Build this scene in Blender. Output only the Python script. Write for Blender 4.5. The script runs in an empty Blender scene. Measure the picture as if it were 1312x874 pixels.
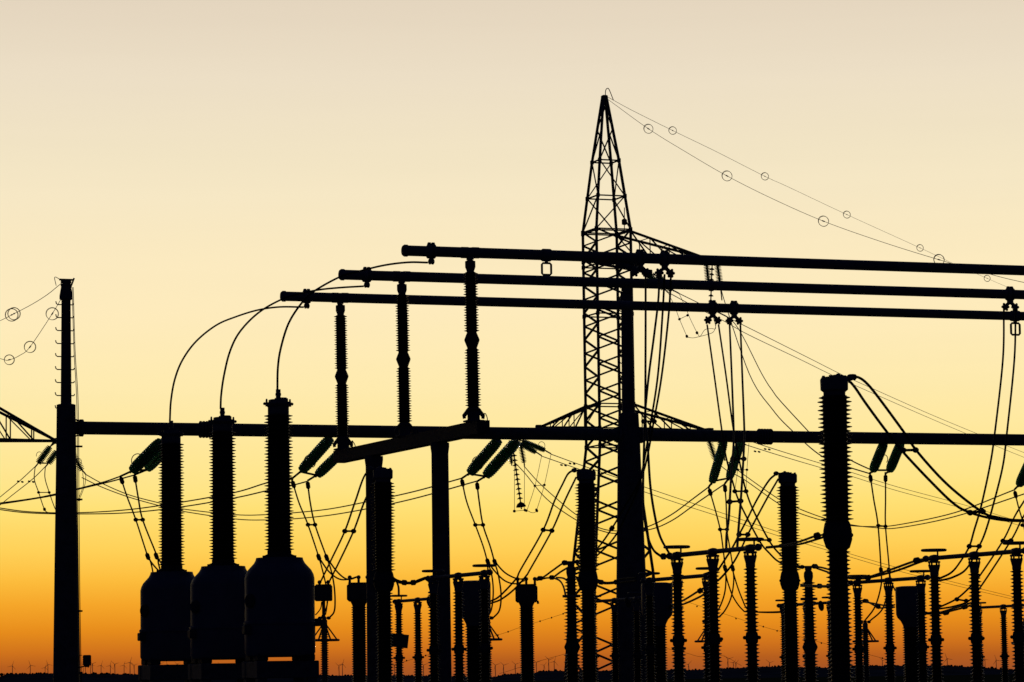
import bpy, bmesh, math, random
from mathutils import Vector, Matrix
random.seed(7)
SC = bpy.context.scene
COL = SC.collection

# ------------------------------------------------------------------ camera
F_PX, CX, CY = 4400.0, 656.0, 437.0
PITCH, ROLL, EYE = math.atan(435.0 / F_PX), math.atan(0.014), 1.8
CAM = Vector((0, 0, EYE))
fwd = Vector((0, math.cos(PITCH), math.sin(PITCH)))
up0 = Vector((0, -math.sin(PITCH), math.cos(PITCH)))
X0 = Vector((1, 0, 0))
RIGHT = X0 * math.cos(ROLL) - up0 * math.sin(ROLL)
UP = X0 * math.sin(ROLL) + up0 * math.cos(ROLL)
cd = bpy.data.cameras.new('camera')
cam = bpy.data.objects.new('camera', cd)
COL.objects.link(cam)
cam.matrix_world = Matrix((
    (RIGHT.x, UP.x, -fwd.x, 0), (RIGHT.y, UP.y, -fwd.y, 0),
    (RIGHT.z, UP.z, -fwd.z, EYE), (0, 0, 0, 1)))
cd.sensor_width = 36.0
cd.lens = 36.0 * F_PX / 1312.0
cd.clip_start, cd.clip_end = 1.0, 90000.0
SC.camera = cam

# ------------------------------------------------------------------ sky, sun, exposure
def lin(c):
    c /= 255.0
    return c / 12.92 if c <= 0.04045 else ((c + 0.055) / 1.055) ** 2.4

W = bpy.data.worlds.new("World")
SC.world = W
W.use_nodes = True
nt = W.node_tree
nt.nodes.clear()
N = lambda t: nt.nodes.new(t)
out = N('ShaderNodeOutputWorld')
tc = N('ShaderNodeTexCoord')
sep = N('ShaderNodeSeparateXYZ')
nt.links.new(tc.outputs['Generated'], sep.inputs[0])
ZMAX = 0.5
mr = N('ShaderNodeMapRange')
mr.inputs['From Min'].default_value = 0.0
mr.inputs['From Max'].default_value = ZMAX
nt.links.new(sep.outputs['Z'], mr.inputs['Value'])
ramp = N('ShaderNodeValToRGB')
nt.links.new(mr.outputs[0], ramp.inputs[0])
SKY = [(-60, (222, 208, 187)), (13, (229, 214, 191)), (100, (236, 222, 197)), (200, (242, 228, 196)), (253, (246, 231, 196)),
       (310, (250, 233, 193)), (403, (254, 235, 188)), (503, (254, 234, 173)), (560, (255, 232, 158)),
       (620, (255, 229, 138)), (651, (255, 224, 117)), (680, (255, 215, 100)), (703, (255, 208, 87)), (740, (252, 188, 60)),
       (770, (245, 166, 42)), (803, (231, 141, 28)), (832, (206, 113, 28)), (850, (179, 92, 30)),
       (871, (160, 82, 40))]
stops = []
for py, c in SKY:
    el = PITCH + math.atan((CY - py + 2.5) / F_PX)
    stops.append((max(0.0, math.sin(el) / ZMAX), tuple(lin(k) for k in c)))
stops.append((0.62, (0.16, 0.17, 0.19)))
stops.append((1.0, (0.025, 0.035, 0.06)))
stops.sort()
cr = ramp.color_ramp
cr.elements[0].position, cr.elements[0].color = stops[0][0], stops[0][1] + (1,)
cr.elements[1].position, cr.elements[1].color = stops[-1][0], stops[-1][1] + (1,)
for p, c in stops[1:-1]:
    e = cr.elements.new(p)
    e.color = c + (1,)
# the glow stands over the sunset; away from it the dome is dim dusk blue
hyp = N('ShaderNodeVectorMath'); hyp.operation = 'MULTIPLY'; hyp.inputs[1].default_value = (1, 1, 0)
nt.links.new(tc.outputs['Generated'], hyp.inputs[0])
nrm = N('ShaderNodeVectorMath'); nrm.operation = 'NORMALIZE'
nt.links.new(hyp.outputs[0], nrm.inputs[0])
dot = N('ShaderNodeVectorMath'); dot.operation = 'DOT_PRODUCT'; dot.inputs[1].default_value = (0, 1, 0)
nt.links.new(nrm.outputs[0], dot.inputs[0])
az = N('ShaderNodeMapRange'); az.interpolation_type = 'SMOOTHSTEP'
az.inputs['From Min'].default_value = 0.74
az.inputs['From Max'].default_value = 0.975
az.inputs['To Min'].default_value = 0.0
az.inputs['To Max'].default_value = 1.0
nt.links.new(dot.outputs['Value'], az.inputs['Value'])
mix = N('ShaderNodeMix'); mix.data_type = 'RGBA'
mix.inputs[6].default_value = (0.0019, 0.003, 0.014, 1)
nt.links.new(az.outputs[0], mix.inputs[0])
strv = N('ShaderNodeVectorMath'); strv.operation = 'MULTIPLY'; strv.inputs[1].default_value = (5.0, 2.0, 130.0)
nt.links.new(tc.outputs['Generated'], strv.inputs[0])
snz = N('ShaderNodeTexNoise'); snz.inputs['Scale'].default_value = 1.0; snz.inputs['Detail'].default_value = 4.0
nt.links.new(strv.outputs[0], snz.inputs['Vector'])
smr = N('ShaderNodeMapRange')
smr.inputs['From Min'].default_value = 0.3; smr.inputs['From Max'].default_value = 0.7
smr.inputs['To Min'].default_value = 0.992; smr.inputs['To Max'].default_value = 1.006
nt.links.new(snz.outputs[0], smr.inputs['Value'])
smul = N('ShaderNodeVectorMath'); smul.operation = 'SCALE'
nt.links.new(ramp.outputs[0], smul.inputs[0]); nt.links.new(smr.outputs[0], smul.inputs['Scale'])
nt.links.new(smul.outputs[0], mix.inputs[7])
bg = N('ShaderNodeBackground')
bg.inputs['Strength'].default_value = 1.0
nt.links.new(mix.outputs[2], bg.inputs['Color'])
SUN_EL, SUN_AZ = math.radians(0.4), math.radians(0.0)
nis = N('ShaderNodeTexSky'); nis.sky_type = 'NISHITA'; nis.sun_disc = False
nis.sun_elevation, nis.sun_rotation = SUN_EL, SUN_AZ
bg2 = N('ShaderNodeBackground')
bg2.inputs['Strength'].default_value = 0.0006
nt.links.new(nis.outputs[0], bg2.inputs['Color'])
add = N('ShaderNodeAddShader')
nt.links.new(bg.outputs[0], add.inputs[0])
nt.links.new(bg2.outputs[0], add.inputs[1])
nt.links.new(add.outputs[0], out.inputs['Surface'])

sd = bpy.data.lights.new('sun', 'SUN')
sd.energy, sd.angle, sd.color = 0.05, math.radians(0.5), (1.0, 0.62, 0.32)
so = bpy.data.objects.new('sun', sd)
COL.objects.link(so)
so.rotation_euler = Vector((-math.sin(SUN_AZ) * math.cos(SUN_EL), -math.cos(SUN_AZ) * math.cos(SUN_EL), -math.sin(SUN_EL))).to_track_quat('-Z', 'Y').to_euler()
so.location = (0, 60, 60)
SC.view_settings.view_transform = 'Standard'
SC.view_settings.look = 'None'
SC.view_settings.exposure = 0.0
SC.view_settings.gamma = 1.0

# ------------------------------------------------------------------ yard grid: U runs along the busbars, V away from the camera across them
ANG = math.radians(20.5)
U = Vector((math.cos(ANG), math.sin(ANG), 0))
V = Vector((-math.sin(ANG), math.cos(ANG), 0))
ZUP = Vector((0, 0, 1))

def ray(px, py):
    return fwd + RIGHT * ((px - CX) / F_PX) + UP * ((CY - py) / F_PX)

def pv(px, py, v):                 # the yard point of row v that the photo shows at px, py
    d = ray(px, py)
    return CAM + d * (v / d.dot(V))

def pu(px, py, u):
    d = ray(px, py)
    return CAM + d * (u / d.dot(U))

def ppm(p):                        # metres per photo pixel at point p
    return (p - CAM).dot(fwd) / F_PX

def rowz(px, v, z):                # point of row v straight above/below px at height z
    lo, hi = -600.0, 1400.0
    for _ in range(50):
        m = (lo + hi) / 2
        if pv(px, m, v).z > z: lo = m
        else: hi = m
    return pv(px, lo, v)

# ------------------------------------------------------------------ materials
def mat(name, col, rough=0.6, metal=0.0, noise=0.25, scale=3.0, spec=0.3, bump=0.0):
    m = bpy.data.materials.new(name)
    m.use_nodes = True
    t = m.node_tree
    b = t.nodes['Principled BSDF']
    b.inputs['Roughness'].default_value = rough
    b.inputs['Metallic'].default_value = metal
    b.inputs['Specular IOR Level'].default_value = spec
    co = t.nodes.new('ShaderNodeTexCoord')
    nz = t.nodes.new('ShaderNodeTexNoise')
    nz.inputs['Scale'].default_value = scale
    nz.inputs['Detail'].default_value = 5
    t.links.new(co.outputs['Object'], nz.inputs['Vector'])
    r = t.nodes.new('ShaderNodeValToRGB')
    r.color_ramp.elements[0].position = 0.3
    r.color_ramp.elements[1].position = 0.7
    r.color_ramp.elements[0].color = tuple(c * (1 - noise) for c in col) + (1,)
    r.color_ramp.elements[1].color = tuple(min(1, c * (1 + noise)) for c in col) + (1,)
    t.links.new(nz.outputs[0], r.inputs[0])
    t.links.new(r.outputs[0], b.inputs['Base Color'])
    if bump:
        bp = t.nodes.new('ShaderNodeBump')
        bp.inputs['Strength'].default_value = bump
        t.links.new(nz.outputs[0], bp.inputs['Height'])
        t.links.new(bp.outputs[0], b.inputs['Normal'])
    return m

M_STEEL = mat('galvanised_steel', (0.16, 0.165, 0.17), 0.7, 0.0, 0.3, 4)
M_DARK = mat('dark_steel', (0.07, 0.072, 0.075), 0.7, 0.0, 0.3, 5)
M_ALU = mat('weathered_aluminium', (0.22, 0.22, 0.23), 0.65, 0.0, 0.2, 2)
M_PORC = mat('brown_porcelain', (0.055, 0.026, 0.016), 0.45, 0.0, 0.3, 6)
M_GREYP = mat('grey_silicone', (0.12, 0.125, 0.13), 0.6, 0.0, 0.2, 6)
M_TANK = mat('grey_tank_paint', (0.17, 0.19, 0.24), 0.55, 0.0, 0.15, 1.5)
M_CABLE = mat('aged_conductor', (0.05, 0.05, 0.05), 0.8, 0.0, 0.3, 8, 0.1)
M_BOX = mat('cabinet_paint', (0.12, 0.12, 0.125), 0.6, 0.0, 0.2, 3)
M_CONC = mat('concrete', (0.28, 0.27, 0.25), 0.9, 0, 0.25, 2.5)
M_HILL = mat('wooded_hill', (0.06, 0.075, 0.11), 0.95, 0, 0.4, 0.01, 0.0)  # wood colour tinted blue, distance haze put into the base colour
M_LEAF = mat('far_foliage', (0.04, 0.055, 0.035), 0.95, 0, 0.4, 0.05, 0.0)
M_GROUND = mat('field_grass', (0.05, 0.06, 0.03), 0.95, 0, 0.45, 0.02, 0.0)
M_GRAVEL = mat('gravel', (0.16, 0.15, 0.14), 0.95, 0, 0.4, 6, 0.0, 0.4)
M_WHITE = mat('turbine_white', (0.5, 0.5, 0.5), 0.6, 0, 0.05, 0.1)
M_GLASS = bpy.data.materials.new('green_glass')
M_GLASS.use_nodes = True
_t = M_GLASS.node_tree
_b = _t.nodes['Principled BSDF']
_b.inputs['Base Color'].default_value = (0.05, 0.28, 0.17, 1)
_b.inputs['Roughness'].default_value = 0.08
_b.inputs['Transmission Weight'].default_value = 0.9
_b.inputs['IOR'].default_value = 1.5
_n = _t.nodes.new('ShaderNodeTexNoise'); _n.inputs['Scale'].default_value = 3.0
_r = _t.nodes.new('ShaderNodeValToRGB')
_r.color_ramp.elements[0].color = (0.20, 0.60, 0.36, 1)
_r.color_ramp.elements[1].color = (0.28, 0.70, 0.45, 1)
_tr = _t.nodes.new('ShaderNodeBsdfTranslucent'); _mx = _t.nodes.new('ShaderNodeMixShader'); _mx.inputs[0].default_value = 0.7
_t.links.new(_r.outputs[0], _tr.inputs['Color'])
_t.links.new(_b.outputs[0], _mx.inputs[1]); _t.links.new(_tr.outputs[0], _mx.inputs[2])
_t.links.new(_mx.outputs[0], _t.nodes['Material Output'].inputs['Surface'])
_t.links.new(_n.outputs[0], _r.inputs[0]); _t.links.new(_r.outputs[0], _b.inputs['Base Color'])

# ------------------------------------------------------------------ mesh builder
def frame(d):
    d = d.normalized()
    a = Vector((0, 0, 1)) if abs(d.z) < 0.9 else Vector((1, 0, 0))
    s = d.cross(a).normalized()
    return s, s.cross(d).normalized(), d

class MB:
    def __init__(self):
        self.v, self.f = [], []

    def ring_strip(self, rings, closed=False, caps=True):
        n = len(rings[0]); b = len(self.v)
        for r in rings: self.v.extend(r)
        m = len(rings)
        for i in range(m if closed else m - 1):
            i2 = (i + 1) % m
            for k in range(n):
                k2 = (k + 1) % n
                self.f.append((b + i * n + k, b + i * n + k2, b + i2 * n + k2, b + i2 * n + k))
        if caps and not closed:
            self.f.append(tuple(b + k for k in range(n))[::-1])
            self.f.append(tuple(b + (m - 1) * n + k for k in range(n)))
        return self

    def lathe(self, base, axis, prof, n=20):
        s, t, d = frame(Vector(axis)); base = Vector(base)
        rings = []
        for r, h in prof:
            r = max(r, 1e-4)
            rings.append([base + d * h + (s * math.cos(2 * math.pi * k / n) + t * math.sin(2 * math.pi * k / n)) * r for k in range(n)])
        return self.ring_strip(rings)

    def cyl(self, a, b, r, r2=None, n=12):
        a, b = Vector(a), Vector(b)
        return self.lathe(a, b - a, [(r, 0), (r if r2 is None else r2, (b - a).length)], n)

    def tube(self, pts, r, n=6, closed=False):
        pts = [Vector(p) for p in pts]; m = len(pts)
        rr = r if isinstance(r, (list, tuple)) else [r] * m
        rings = []; s = None
        for i in range(m):
            if closed: d = pts[(i + 1) % m] - pts[i - 1]
            else: d = pts[min(i + 1, m - 1)] - pts[max(i - 1, 0)]
            d = d.normalized()
            if s is None: s, t, _ = frame(d)
            else:
                s = (s - d * s.dot(d)).normalized(); t = s.cross(d)
            rings.append([pts[i] + (s * math.cos(2 * math.pi * k / n) + t * math.sin(2 * math.pi * k / n)) * rr[i] for k in range(n)])
        return self.ring_strip(rings, closed)

    def bar(self, a, b, w, h=None, side=None):          # rectangular bar
        a, b = Vector(a), Vector(b); h = h or w
        s, t, d = frame(b - a)
        if side is not None:
            s = (Vector(side) - d * d.dot(Vector(side))).normalized(); t = s.cross(d)
        q = [(-1, -1), (1, -1), (1, 1), (-1, 1)]
        return self.ring_strip([[p + s * (x * w / 2) + t * (y * h / 2) for x, y in q] for p in (a, b)])

    def angle(self, a, b, w):                            # rolled angle section
        a, b = Vector(a), Vector(b)
        s, t, d = frame(b - a); k = w * 0.16
        q = [(-.5, -.5), (.5, -.5), (.5, -.5 + .16), (-.5 + .16, -.5 + .16), (-.5 + .16, .5), (-.5, .5)]
        return self.ring_strip([[p + s * x * w + t * y * w for x, y in q] for p in (a, b)])

    def box(self, c, sx, sy, sz, ax=(1, 0, 0), bev=0.0):
        c = Vector(c); ax = Vector(ax).normalized(); ay = ZUP.cross(ax).normalized()
        hz = sz / 2; b = min(bev, sx / 2.1, sy / 2.1, sz / 2.1)
        def loop(z, i):
            x, y = sx / 2 - i, sy / 2 - i
            return [c + ax * p + ay * q + ZUP * z for p, q in ((-x, -y), (x, -y), (x, y), (-x, y))]
        if b <= 0:
            return self.ring_strip([loop(-hz, 0), loop(hz, 0)])
        return self.ring_strip([loop(-hz, b), loop(-hz + b, 0), loop(hz - b, 0), loop(hz, b)])

    def ball(self, c, r, n=10, axis=(0, 0, 1), stretch=1.0):
        pr = []
        for i in range(7):
            a = math.pi * i / 6
            pr.append((r * math.sin(a), -r * stretch * math.cos(a)))
        return self.lathe(c, axis, pr, n)

    def torus(self, c, axis, R, r, n=28, m=6):
        s, t, d = frame(Vector(axis)); c = Vector(c)
        return self.tube([c + (s * math.cos(2 * math.pi * k / n) + t * math.sin(2 * math.pi * k / n)) * R for k in range(n)], r, m, True)

    def build(self, name, m, parent=None, origin=None):
        o = Vector(origin) if origin is not None else Vector((0, 0, 0))
        me = bpy.data.meshes.new(name)
        me.from_pydata([tuple(p - o) for p in self.v], [], self.f)
        me.polygons.foreach_set('use_smooth', [True] * len(me.polygons))
        me.set_sharp_from_angle(angle=math.radians(32))
        me.materials.append(m)
        ob = bpy.data.objects.new(name, me)
        COL.objects.link(ob)
        if parent is not None: ob.parent = parent
        elif origin is not None: ob.location = o
        return ob

def tag(o, label, cat, group=None):
    o['label'] = label; o['category'] = cat
    if group: o['group'] = group
    return o

def thing(name, label, cat, loc, group=None, rz=0.0):
    o = bpy.data.objects.new(name, None)
    o.empty_display_size = 0.2
    COL.objects.link(o)
    o.location = loc; o.rotation_euler = (0, 0, rz)
    return tag(o, label, cat, group)

def copy_tree(o, parent=None):
    c = o.copy(); COL.objects.link(c)
    if parent is not None: c.parent = parent
    for ch in list(o.children): copy_tree(ch, c)
    return c

def dup(root, label, loc, rz=None, scale=None):
    c = copy_tree(root); c['label'] = label; c.location = loc
    if rz is not None: c.rotation_euler = (0, 0, rz)
    if scale is not None: c.scale = (scale, scale, scale)
    return c

def shed_profile(z0, z1, core, shed, pitch, alt=True, core1=None, shed1=None):
    n = max(2, round((z1 - z0) / pitch)); p = (z1 - z0) / n
    pr = [(core, z0)]
    for i in range(n):
        z = z0 + i * p; f = i / n
        c = core + ((core1 or core) - core) * f
        s = shed + ((shed1 or shed) - shed) * f
        if alt and i % 2: s = c + (s - c) * 0.72
        pr += [(c, z + p * .18), (s, z + p * .46), (s, z + p * .54), (c * 1.02, z + p * .80)]
    pr.append((core1 or core, z1))
    return pr

def spline(pts, sub=7):
    pts = [Vector(p) for p in pts]
    if len(pts) < 3: return pts
    o = []
    P = [pts[0] * 2 - pts[1]] + pts + [pts[-1] * 2 - pts[-2]]
    for i in range(1, len(P) - 2):
        a, b, c, d = P[i - 1], P[i], P[i + 1], P[i + 2]
        for k in range(sub):
            t = k / sub
            o.append(0.5 * ((2 * b) + (c - a) * t + (2 * a - 5 * b + 4 * c - d) * t * t + (3 * b - a - 3 * c + d) * t ** 3))
    o.append(pts[-1])
    return o

def path(pts, v0, v1):              # photo points -> yard points, row going evenly from v0 to v1
    L = [0.0]
    for i in range(1, len(pts)):
        L.append(L[-1] + math.hypot(pts[i][0] - pts[i - 1][0], pts[i][1] - pts[i - 1][1]))
    T = L[-1] or 1
    return [pv(p[0], p[1], v0 + (v1 - v0) * l / T) for p, l in zip(pts, L)]

def cable(mb, pts, v0, v1, r, n=6):
    P = spline(path(pts, v0, v1))
    mb.tube(P, r, n)
    return P

R_CAB = 0.030
def line(name, label, pts, v0, v1, r=R_CAB, group=None, m=None, cat='cable'):
    mb = MB(); P = cable(mb, pts, v0, v1, r)
    return tag(mb.build(name, m or M_CABLE, None, P[0]), label, cat, group)

def twin(name, label, A, B, v0, v1, r=R_CAB, spacers=(), clamps=(), extra=(), group=None, cat='cable', vs=None, brad=0.075):
    """two parallel cables that belong together, with spacers and clamps: (px, py[, px, py]) in photo points"""
    P0 = pv(A[0][0], A[0][1], v0)
    t = thing(name, label, cat, P0, group)
    for pts in (A, B):
        mb = MB(); cable(mb, pts, v0, v1, r); mb.build('cable', M_CABLE, t, P0)
    for pts in extra:
        mb = MB(); cable(mb, pts, v0 if vs is None else vs, v1, r); mb.build('branch_cable', M_CABLE, t, P0)
    vm = (v0 + v1) / 2 if vs is None else vs
    for s in spacers:
        a, b = pv(s[0], s[1], s[4] if len(s) > 4 else vm), pv(s[2], s[3], s[4] if len(s) > 4 else vm)
        mb = MB(); mb.cyl(a, b, r * 1.1, None, 6)
        for q in (a, b): mb.ball(q, brad, 8, b - a, 1.15)
        mb.build('spacer', M_DARK, t, P0)
    for c in clamps:                # (px, py, dx, dy, v): an elongated compression joint
        vv = c[4] if len(c) > 4 else vm
        a, b = pv(c[0] - c[2], c[1] - c[3], vv), pv(c[0] + c[2], c[1] + c[3], vv)
        mb = MB(); L = (b - a).length; w = brad * 1.0
        mb.lathe(a, b - a, [(r, 0), (w, L * .2), (w, L * .8), (r, L)], 8)
        mb.build('clamp', M_DARK, t, P0)
    return t

# ------------------------------------------------------------------ setting: ground, yard, hills
def sheet(name, pts, m):
    mb = MB(); b = len(mb.v); mb.v = [Vector(p) for p in pts]; mb.f = [tuple(range(len(pts)))]
    o = mb.build(name, m); o['kind'] = 'structure'; return o
sheet('ground', [(-30000, -3000, 0), (30000, -3000, 0), (30000, 45000, 0), (-30000, 45000, 0)], M_GROUND)
sheet('gravel_yard', [(-60, 35, .004), (90, 35, .004), (90, 170, .004), (-60, 170, .004)], M_GRAVEL)

RIDGE = [(-500, 866), (-200, 866), (-60, 862), (-20, 853), (0, 848), (10, 843.5), (40, 843), (70, 843.5)]
RIDGE = [(-500, 872), (-200, 872), (-60, 870), (-14, 868.5), (0, 866), (8, 862.5), (40, 862.3), (70, 861.5), (110, 862), (160, 863),
         (230, 863), (300, 863), (420, 864.6), (470, 864.5), (540, 864.8), (600, 866), (634, 866.5), (644, 863.5), (660, 862.4), (684, 861.5),
         (694, 858.8), (712, 858.4), (735, 859), (770, 858.5), (830, 857), (880, 857.5), (900, 857), (925, 855.5), (945, 855), (960, 853.5),
         (980, 853), (1010, 853.5), (1060, 854.5), (1110, 852), (1150, 852), (1200, 851.5), (1225, 852.5), (1240, 853.5), (1262, 854.5),
         (1280, 856.5), (1300, 857.5), (1330, 857), (1500, 853), (1800, 850)]
RD = 8500.0
def ridge_py(px):
    for (a, b), (c, d) in zip(RIDGE, RIDGE[1:]):
        if a <= px <= c: return b + (d - b) * (px - a) / (c - a)
    return RIDGE[-1][1]
def at_y(px, py, Y):
    d = ray(px, py); return CAM + d * (Y / d.y)
mb = MB(); cols = []
rows_ = [7200, 7600, 8000, 8300, RD, 12000, 20000, 34000]
px = -500.0
while px <= 1800:
    py = ridge_py(px) + 1.3
    top = at_y(px, py, RD); c = []
    for Y in rows_:
        if Y <= RD:
            k = (Y - rows_[0]) / (RD - rows_[0]); k = k * k * (3 - 2 * k)
            z = -1 + (top.z + 1) * k + (math.sin(px * .09 + Y * .01) * 1.2 * k * (1 - k))
        else:
            z = top.z * Y / RD * (1 - 0.02 * (Y - RD) / RD)
        q = at_y(px, py, Y); c.append(Vector((q.x, Y, z)))
    cols.append(c); px += 6
n = len(rows_)
for c in cols: mb.v.extend(c)
for i in range(len(cols) - 1):
    for k in range(n - 1):
        mb.f.append((i * n + k, (i + 1) * n + k, (i + 1) * n + k + 1, i * n + k + 1))
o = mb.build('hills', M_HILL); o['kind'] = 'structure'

mb = MB()                                                # the far wood along the ridge
for i in range(1500):
    px = random.uniform(-120, 1420); Y = RD + random.uniform(-160, 120)
    py = ridge_py(px) + 1.3
    p = at_y(px, py, RD); r = random.choice((1.3, 1.6, 2.0, 2.4, 3.4)) * random.uniform(.8, 1.1)
    if math.sin(px * .11) + math.sin(px * .043 + 2) > 1.0: r *= 1.3
    z = p.z - abs(Y - RD) * 0.02 + r * .35
    pr = []
    for k in range(5):
        a = math.pi * k / 4
        pr.append((r * math.sin(a) * random.uniform(.8, 1.15), -r * math.cos(a) * .9))
    mb.lathe((p.x, Y, z), (random.uniform(-.2, .2), 0, 1), pr, 6)
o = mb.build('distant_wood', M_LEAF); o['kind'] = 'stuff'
tag(o, 'dark far wood running along the ridge of the hills', 'wood')

# wind turbines far behind the ridge
def turbine_mesh(phase):
    mb = MB(); H = 90
    mb.lathe((0, 0, -40), ZUP, [(3.4, 0), (2.4, 130)], 8)
    mb.box((0, 1.0, H + 1.2), 4.2, 10, 4.2, (1, 0, 0), .6)
    mb.ball((0, -5.5, H + 1.2), 2.2, 8, (0, 1, 0), 1.3)
    for k in range(3):
        a = phase + k * 2 * math.pi / 3
        d = Vector((math.sin(a), 0, math.cos(a))); s = Vector((math.cos(a), 0, -math.sin(a)))
        c = Vector((0, -6, H + 1.2)); rg = []
        for t, w, th in ((1, 1.6, 1.6), (6, 3.6, 1.2), (20, 2.6, .8), (38, 1.7, .4), (47, .6, .15)):
            q = c + d * t
            rg.append([q - s * w / 2, q + Vector((0, th / 2, 0)), q + s * w / 2, q - Vector((0, th / 2, 0))])
        mb.ring_strip(rg)
    return mb
T0 = [turbine_mesh(ph).build('wind_turbine', M_WHITE) for ph in (0.3, 0.75, 1.25, 1.75)]
tmesh = [o.data for o in T0]
TURB = [('on the skyline left of the left gantry mast', [(15.9, 853.2, 1), (38.8, 852.6, 1.05), (57.8, 855.3, .85), (61.4, 851.5, 1.0)]),
        ('between the floodlight and the farthest left tank transformer', [(106.6, 854, .8), (109.5, 853, .8), (116.2, 852, .9), (118.6, 850.6, 1), (129.5, 852.6, .95),
          (141.4, 852.8, .95), (147.2, 851.2, 1.05), (159, 852.4, .9), (166.6, 848.8, 1.15), (172, 852.4, .85)]),
        ('in the gap under the transformer tanks', [(205, 850.6, .9), (214, 851.5, .9), (227, 851, .9), (283, 852, .85), (346, 851.5, .9)]),
        ('on the skyline right of the nearest tank transformer', [(434.4, 853.4, .95), (438.7, 850.8, 1.05)]),
        ('beside the thin back row disconnector posts', [(505.5, 852, .95), (542.6, 852.2, 1.0)]),
        ('left of the boxed current transformer at the tower foot', [(634.6, 852.3, 1.05), (645.2, 852.4, 1.05), (660.2, 851.2, 1.0)]),
        ('on the skyline left of the lattice tower foot', [(687.2, 849, .95), (697, 852.5, .8), (703, 845.6, 1.15), (710, 847.6, 1.1)]),
        ('between the front disconnector posts right of the mast', [(882, 851.5, 1.0), (932.6, 844.6, 1.15), (939.5, 849.5, .85), (942.6, 849.8, .9), (986, 849.2, .95)]),
        ('between the insulator columns at the far right', [(1130.5, 846.5, .9), (1213.5, 844, 1.15), (1262, 845, .8), (1276.3, 846, 1.1)])]
first = True; used = set()
for where, lst in TURB:
    for (px, py, s) in lst:
        i = random.randrange(4)
        if i not in used:
            o = T0[i]; used.add(i)
        else:
            o = T0[i].copy(); COL.objects.link(o)
        Y = 30000.0
        p = at_y(px, py, Y)
        o.scale = (s, s, s); o.location = (p.x, Y, p.z - 91 * s)
        o.rotation_euler = (0, 0, random.uniform(-.5, .5))
        tag(o, 'tiny three bladed wind turbine ' + where, 'wind turbine', 'wind turbines on the horizon')
for i, o in enumerate(T0):
    if i not in used: bpy.data.objects.remove(o)

# ------------------------------------------------------------------ steel lattice towers
def tower(loc, half, name_label, arms, levels, peak=True):
    """half: [(height, half side)], arms: list of (z_top, z_bot, dirvector, length, tip z, which)"""
    root = thing('lattice_tower', name_label, 'pylon', loc)
    ux, uy = U.copy(), V.copy()
    def hs(z):
        for (a, b), (c, d) in zip(half, half[1:]):
            if a <= z <= c: return b + (d - b) * (z - a) / (c - a)
        return half[-1][1]
    def corner(k, z):
        sx, sy = ((-1, -1), (1, -1), (1, 1), (-1, 1))[k]
        h = hs(z); return ux * sx * h + uy * sy * h + ZUP * z
    top = half[-1][0]
    for k in range(4):
        mb = MB()
        zs = [h[0] for h in half]
        for a, b in zip(zs, zs[1:]): mb.angle(corner(k, a), corner(k, b), .16)
        mb.build('leg', M_STEEL, root)
    mb = MB()
    for i, (a, b) in enumerate(zip(levels, levels[1:])):
        for k in range(4):
            k2 = (k + 1) % 4
            w = .06 if a > arms[2 if len(arms) > 2 else 0]['z1'] - .2 else .085 if a > levels[-6] - .1 else (.1 if a > arms[0]['z0'] - 1 else .108)
            if i % 2: mb.bar(corner(k, a), corner(k2, b), w, w)
            else: mb.bar(corner(k2, a), corner(k, b), w, w)
    for z in [h[0] for h in half[2:-1]] + [a[q] for a in arms for q in ('z0', 'z1')]:
        for k in range(4):
            mb.bar(corner(k, z), corner((k + 1) % 4, z), .09, .07)
            mb.box(corner(k, z), .17, .17, .24, ux, .02)
    mb.build('bracing', M_STEEL, root)
    for a in arms:
        mb = MB(); tip = Vector(a['tip']); ks = a['corners']
        up_ = [corner(k, a['z1']) for k in ks]; dn = [corner(k, a['z0']) for k in ks]
        for q in up_: mb.angle(q, tip, .15)
        for q in dn: mb.angle(q, tip, .15)
        n = a.get('n', 4)
        for i in range(2):
            for j in range(1, n):
                t0, t1 = j / n, (j + 1) / n
                u0, d0 = up_[i].lerp(tip, t0), dn[i].lerp(tip, t0)
                mb.bar(u0, d0, .085, .06)
                ui = up_[i].lerp(tip, (j - 1) / n)
                mb.bar(ui, d0, .085, .06)
        for j in range(1, n):
            t0 = j / n
            mb.bar(up_[0].lerp(tip, t0), up_[1].lerp(tip, t0), .07, .03)
            mb.bar(dn[0].lerp(tip, t0), dn[1].lerp(tip, t0), .07, .03)
            mb.bar(dn[0].lerp(tip, t0), dn[1].lerp(tip, (j - 1) / n), .07, .03)
        mb.box(tip, .5, .35, .3, (tip - up_[0]).cross(ZUP), .03)
        mb.build('cross_arm', M_STEEL, root)
    if peak:
        mb = MB()
        mb.box(ZUP * (top - .05), .31, .31, .36, ux, .05)
        mb.build('peak_cap', M_STEEL, root)
    return root, corner

VT = 180.0
tc0 = pv(784, 700, VT); T_BASE = Vector((tc0.x, tc0.y, 0))
def tz(py): return pv(777, py, VT).z
K = ppm(pv(777, 500, VT)) * 23.6           # half side of the straight body
halfs = [(0, K * 2.15), (tz(734), K * 1.68), (tz(572), K), (tz(404), K), (tz(296), K), (tz(253), K * .79), (tz(207), K * .565), (tz(125), K * .085)]
tipR = pv(906, 331, VT) - T_BASE; tipR2 = pv(908, 552, VT) - T_BASE; tipL2 = pv(690, 548, VT) - T_BASE
tipN = pv(829, 349, VT - 5) - T_BASE
A_up = dict(z1=tz(298), z0=tz(334), tip=tipR, corners=(1, 2), n=4)
A_lo = dict(z1=tz(519), z0=tz(550), tip=tipR2, corners=(1, 2), n=4)
A_ll = dict(z1=tz(519), z0=tz(550), tip=tipL2, corners=(0, 3), n=4)
A_nr = dict(z1=tz(331), z0=tz(341), tip=tipN, corners=(0, 1), n=3)
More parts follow.
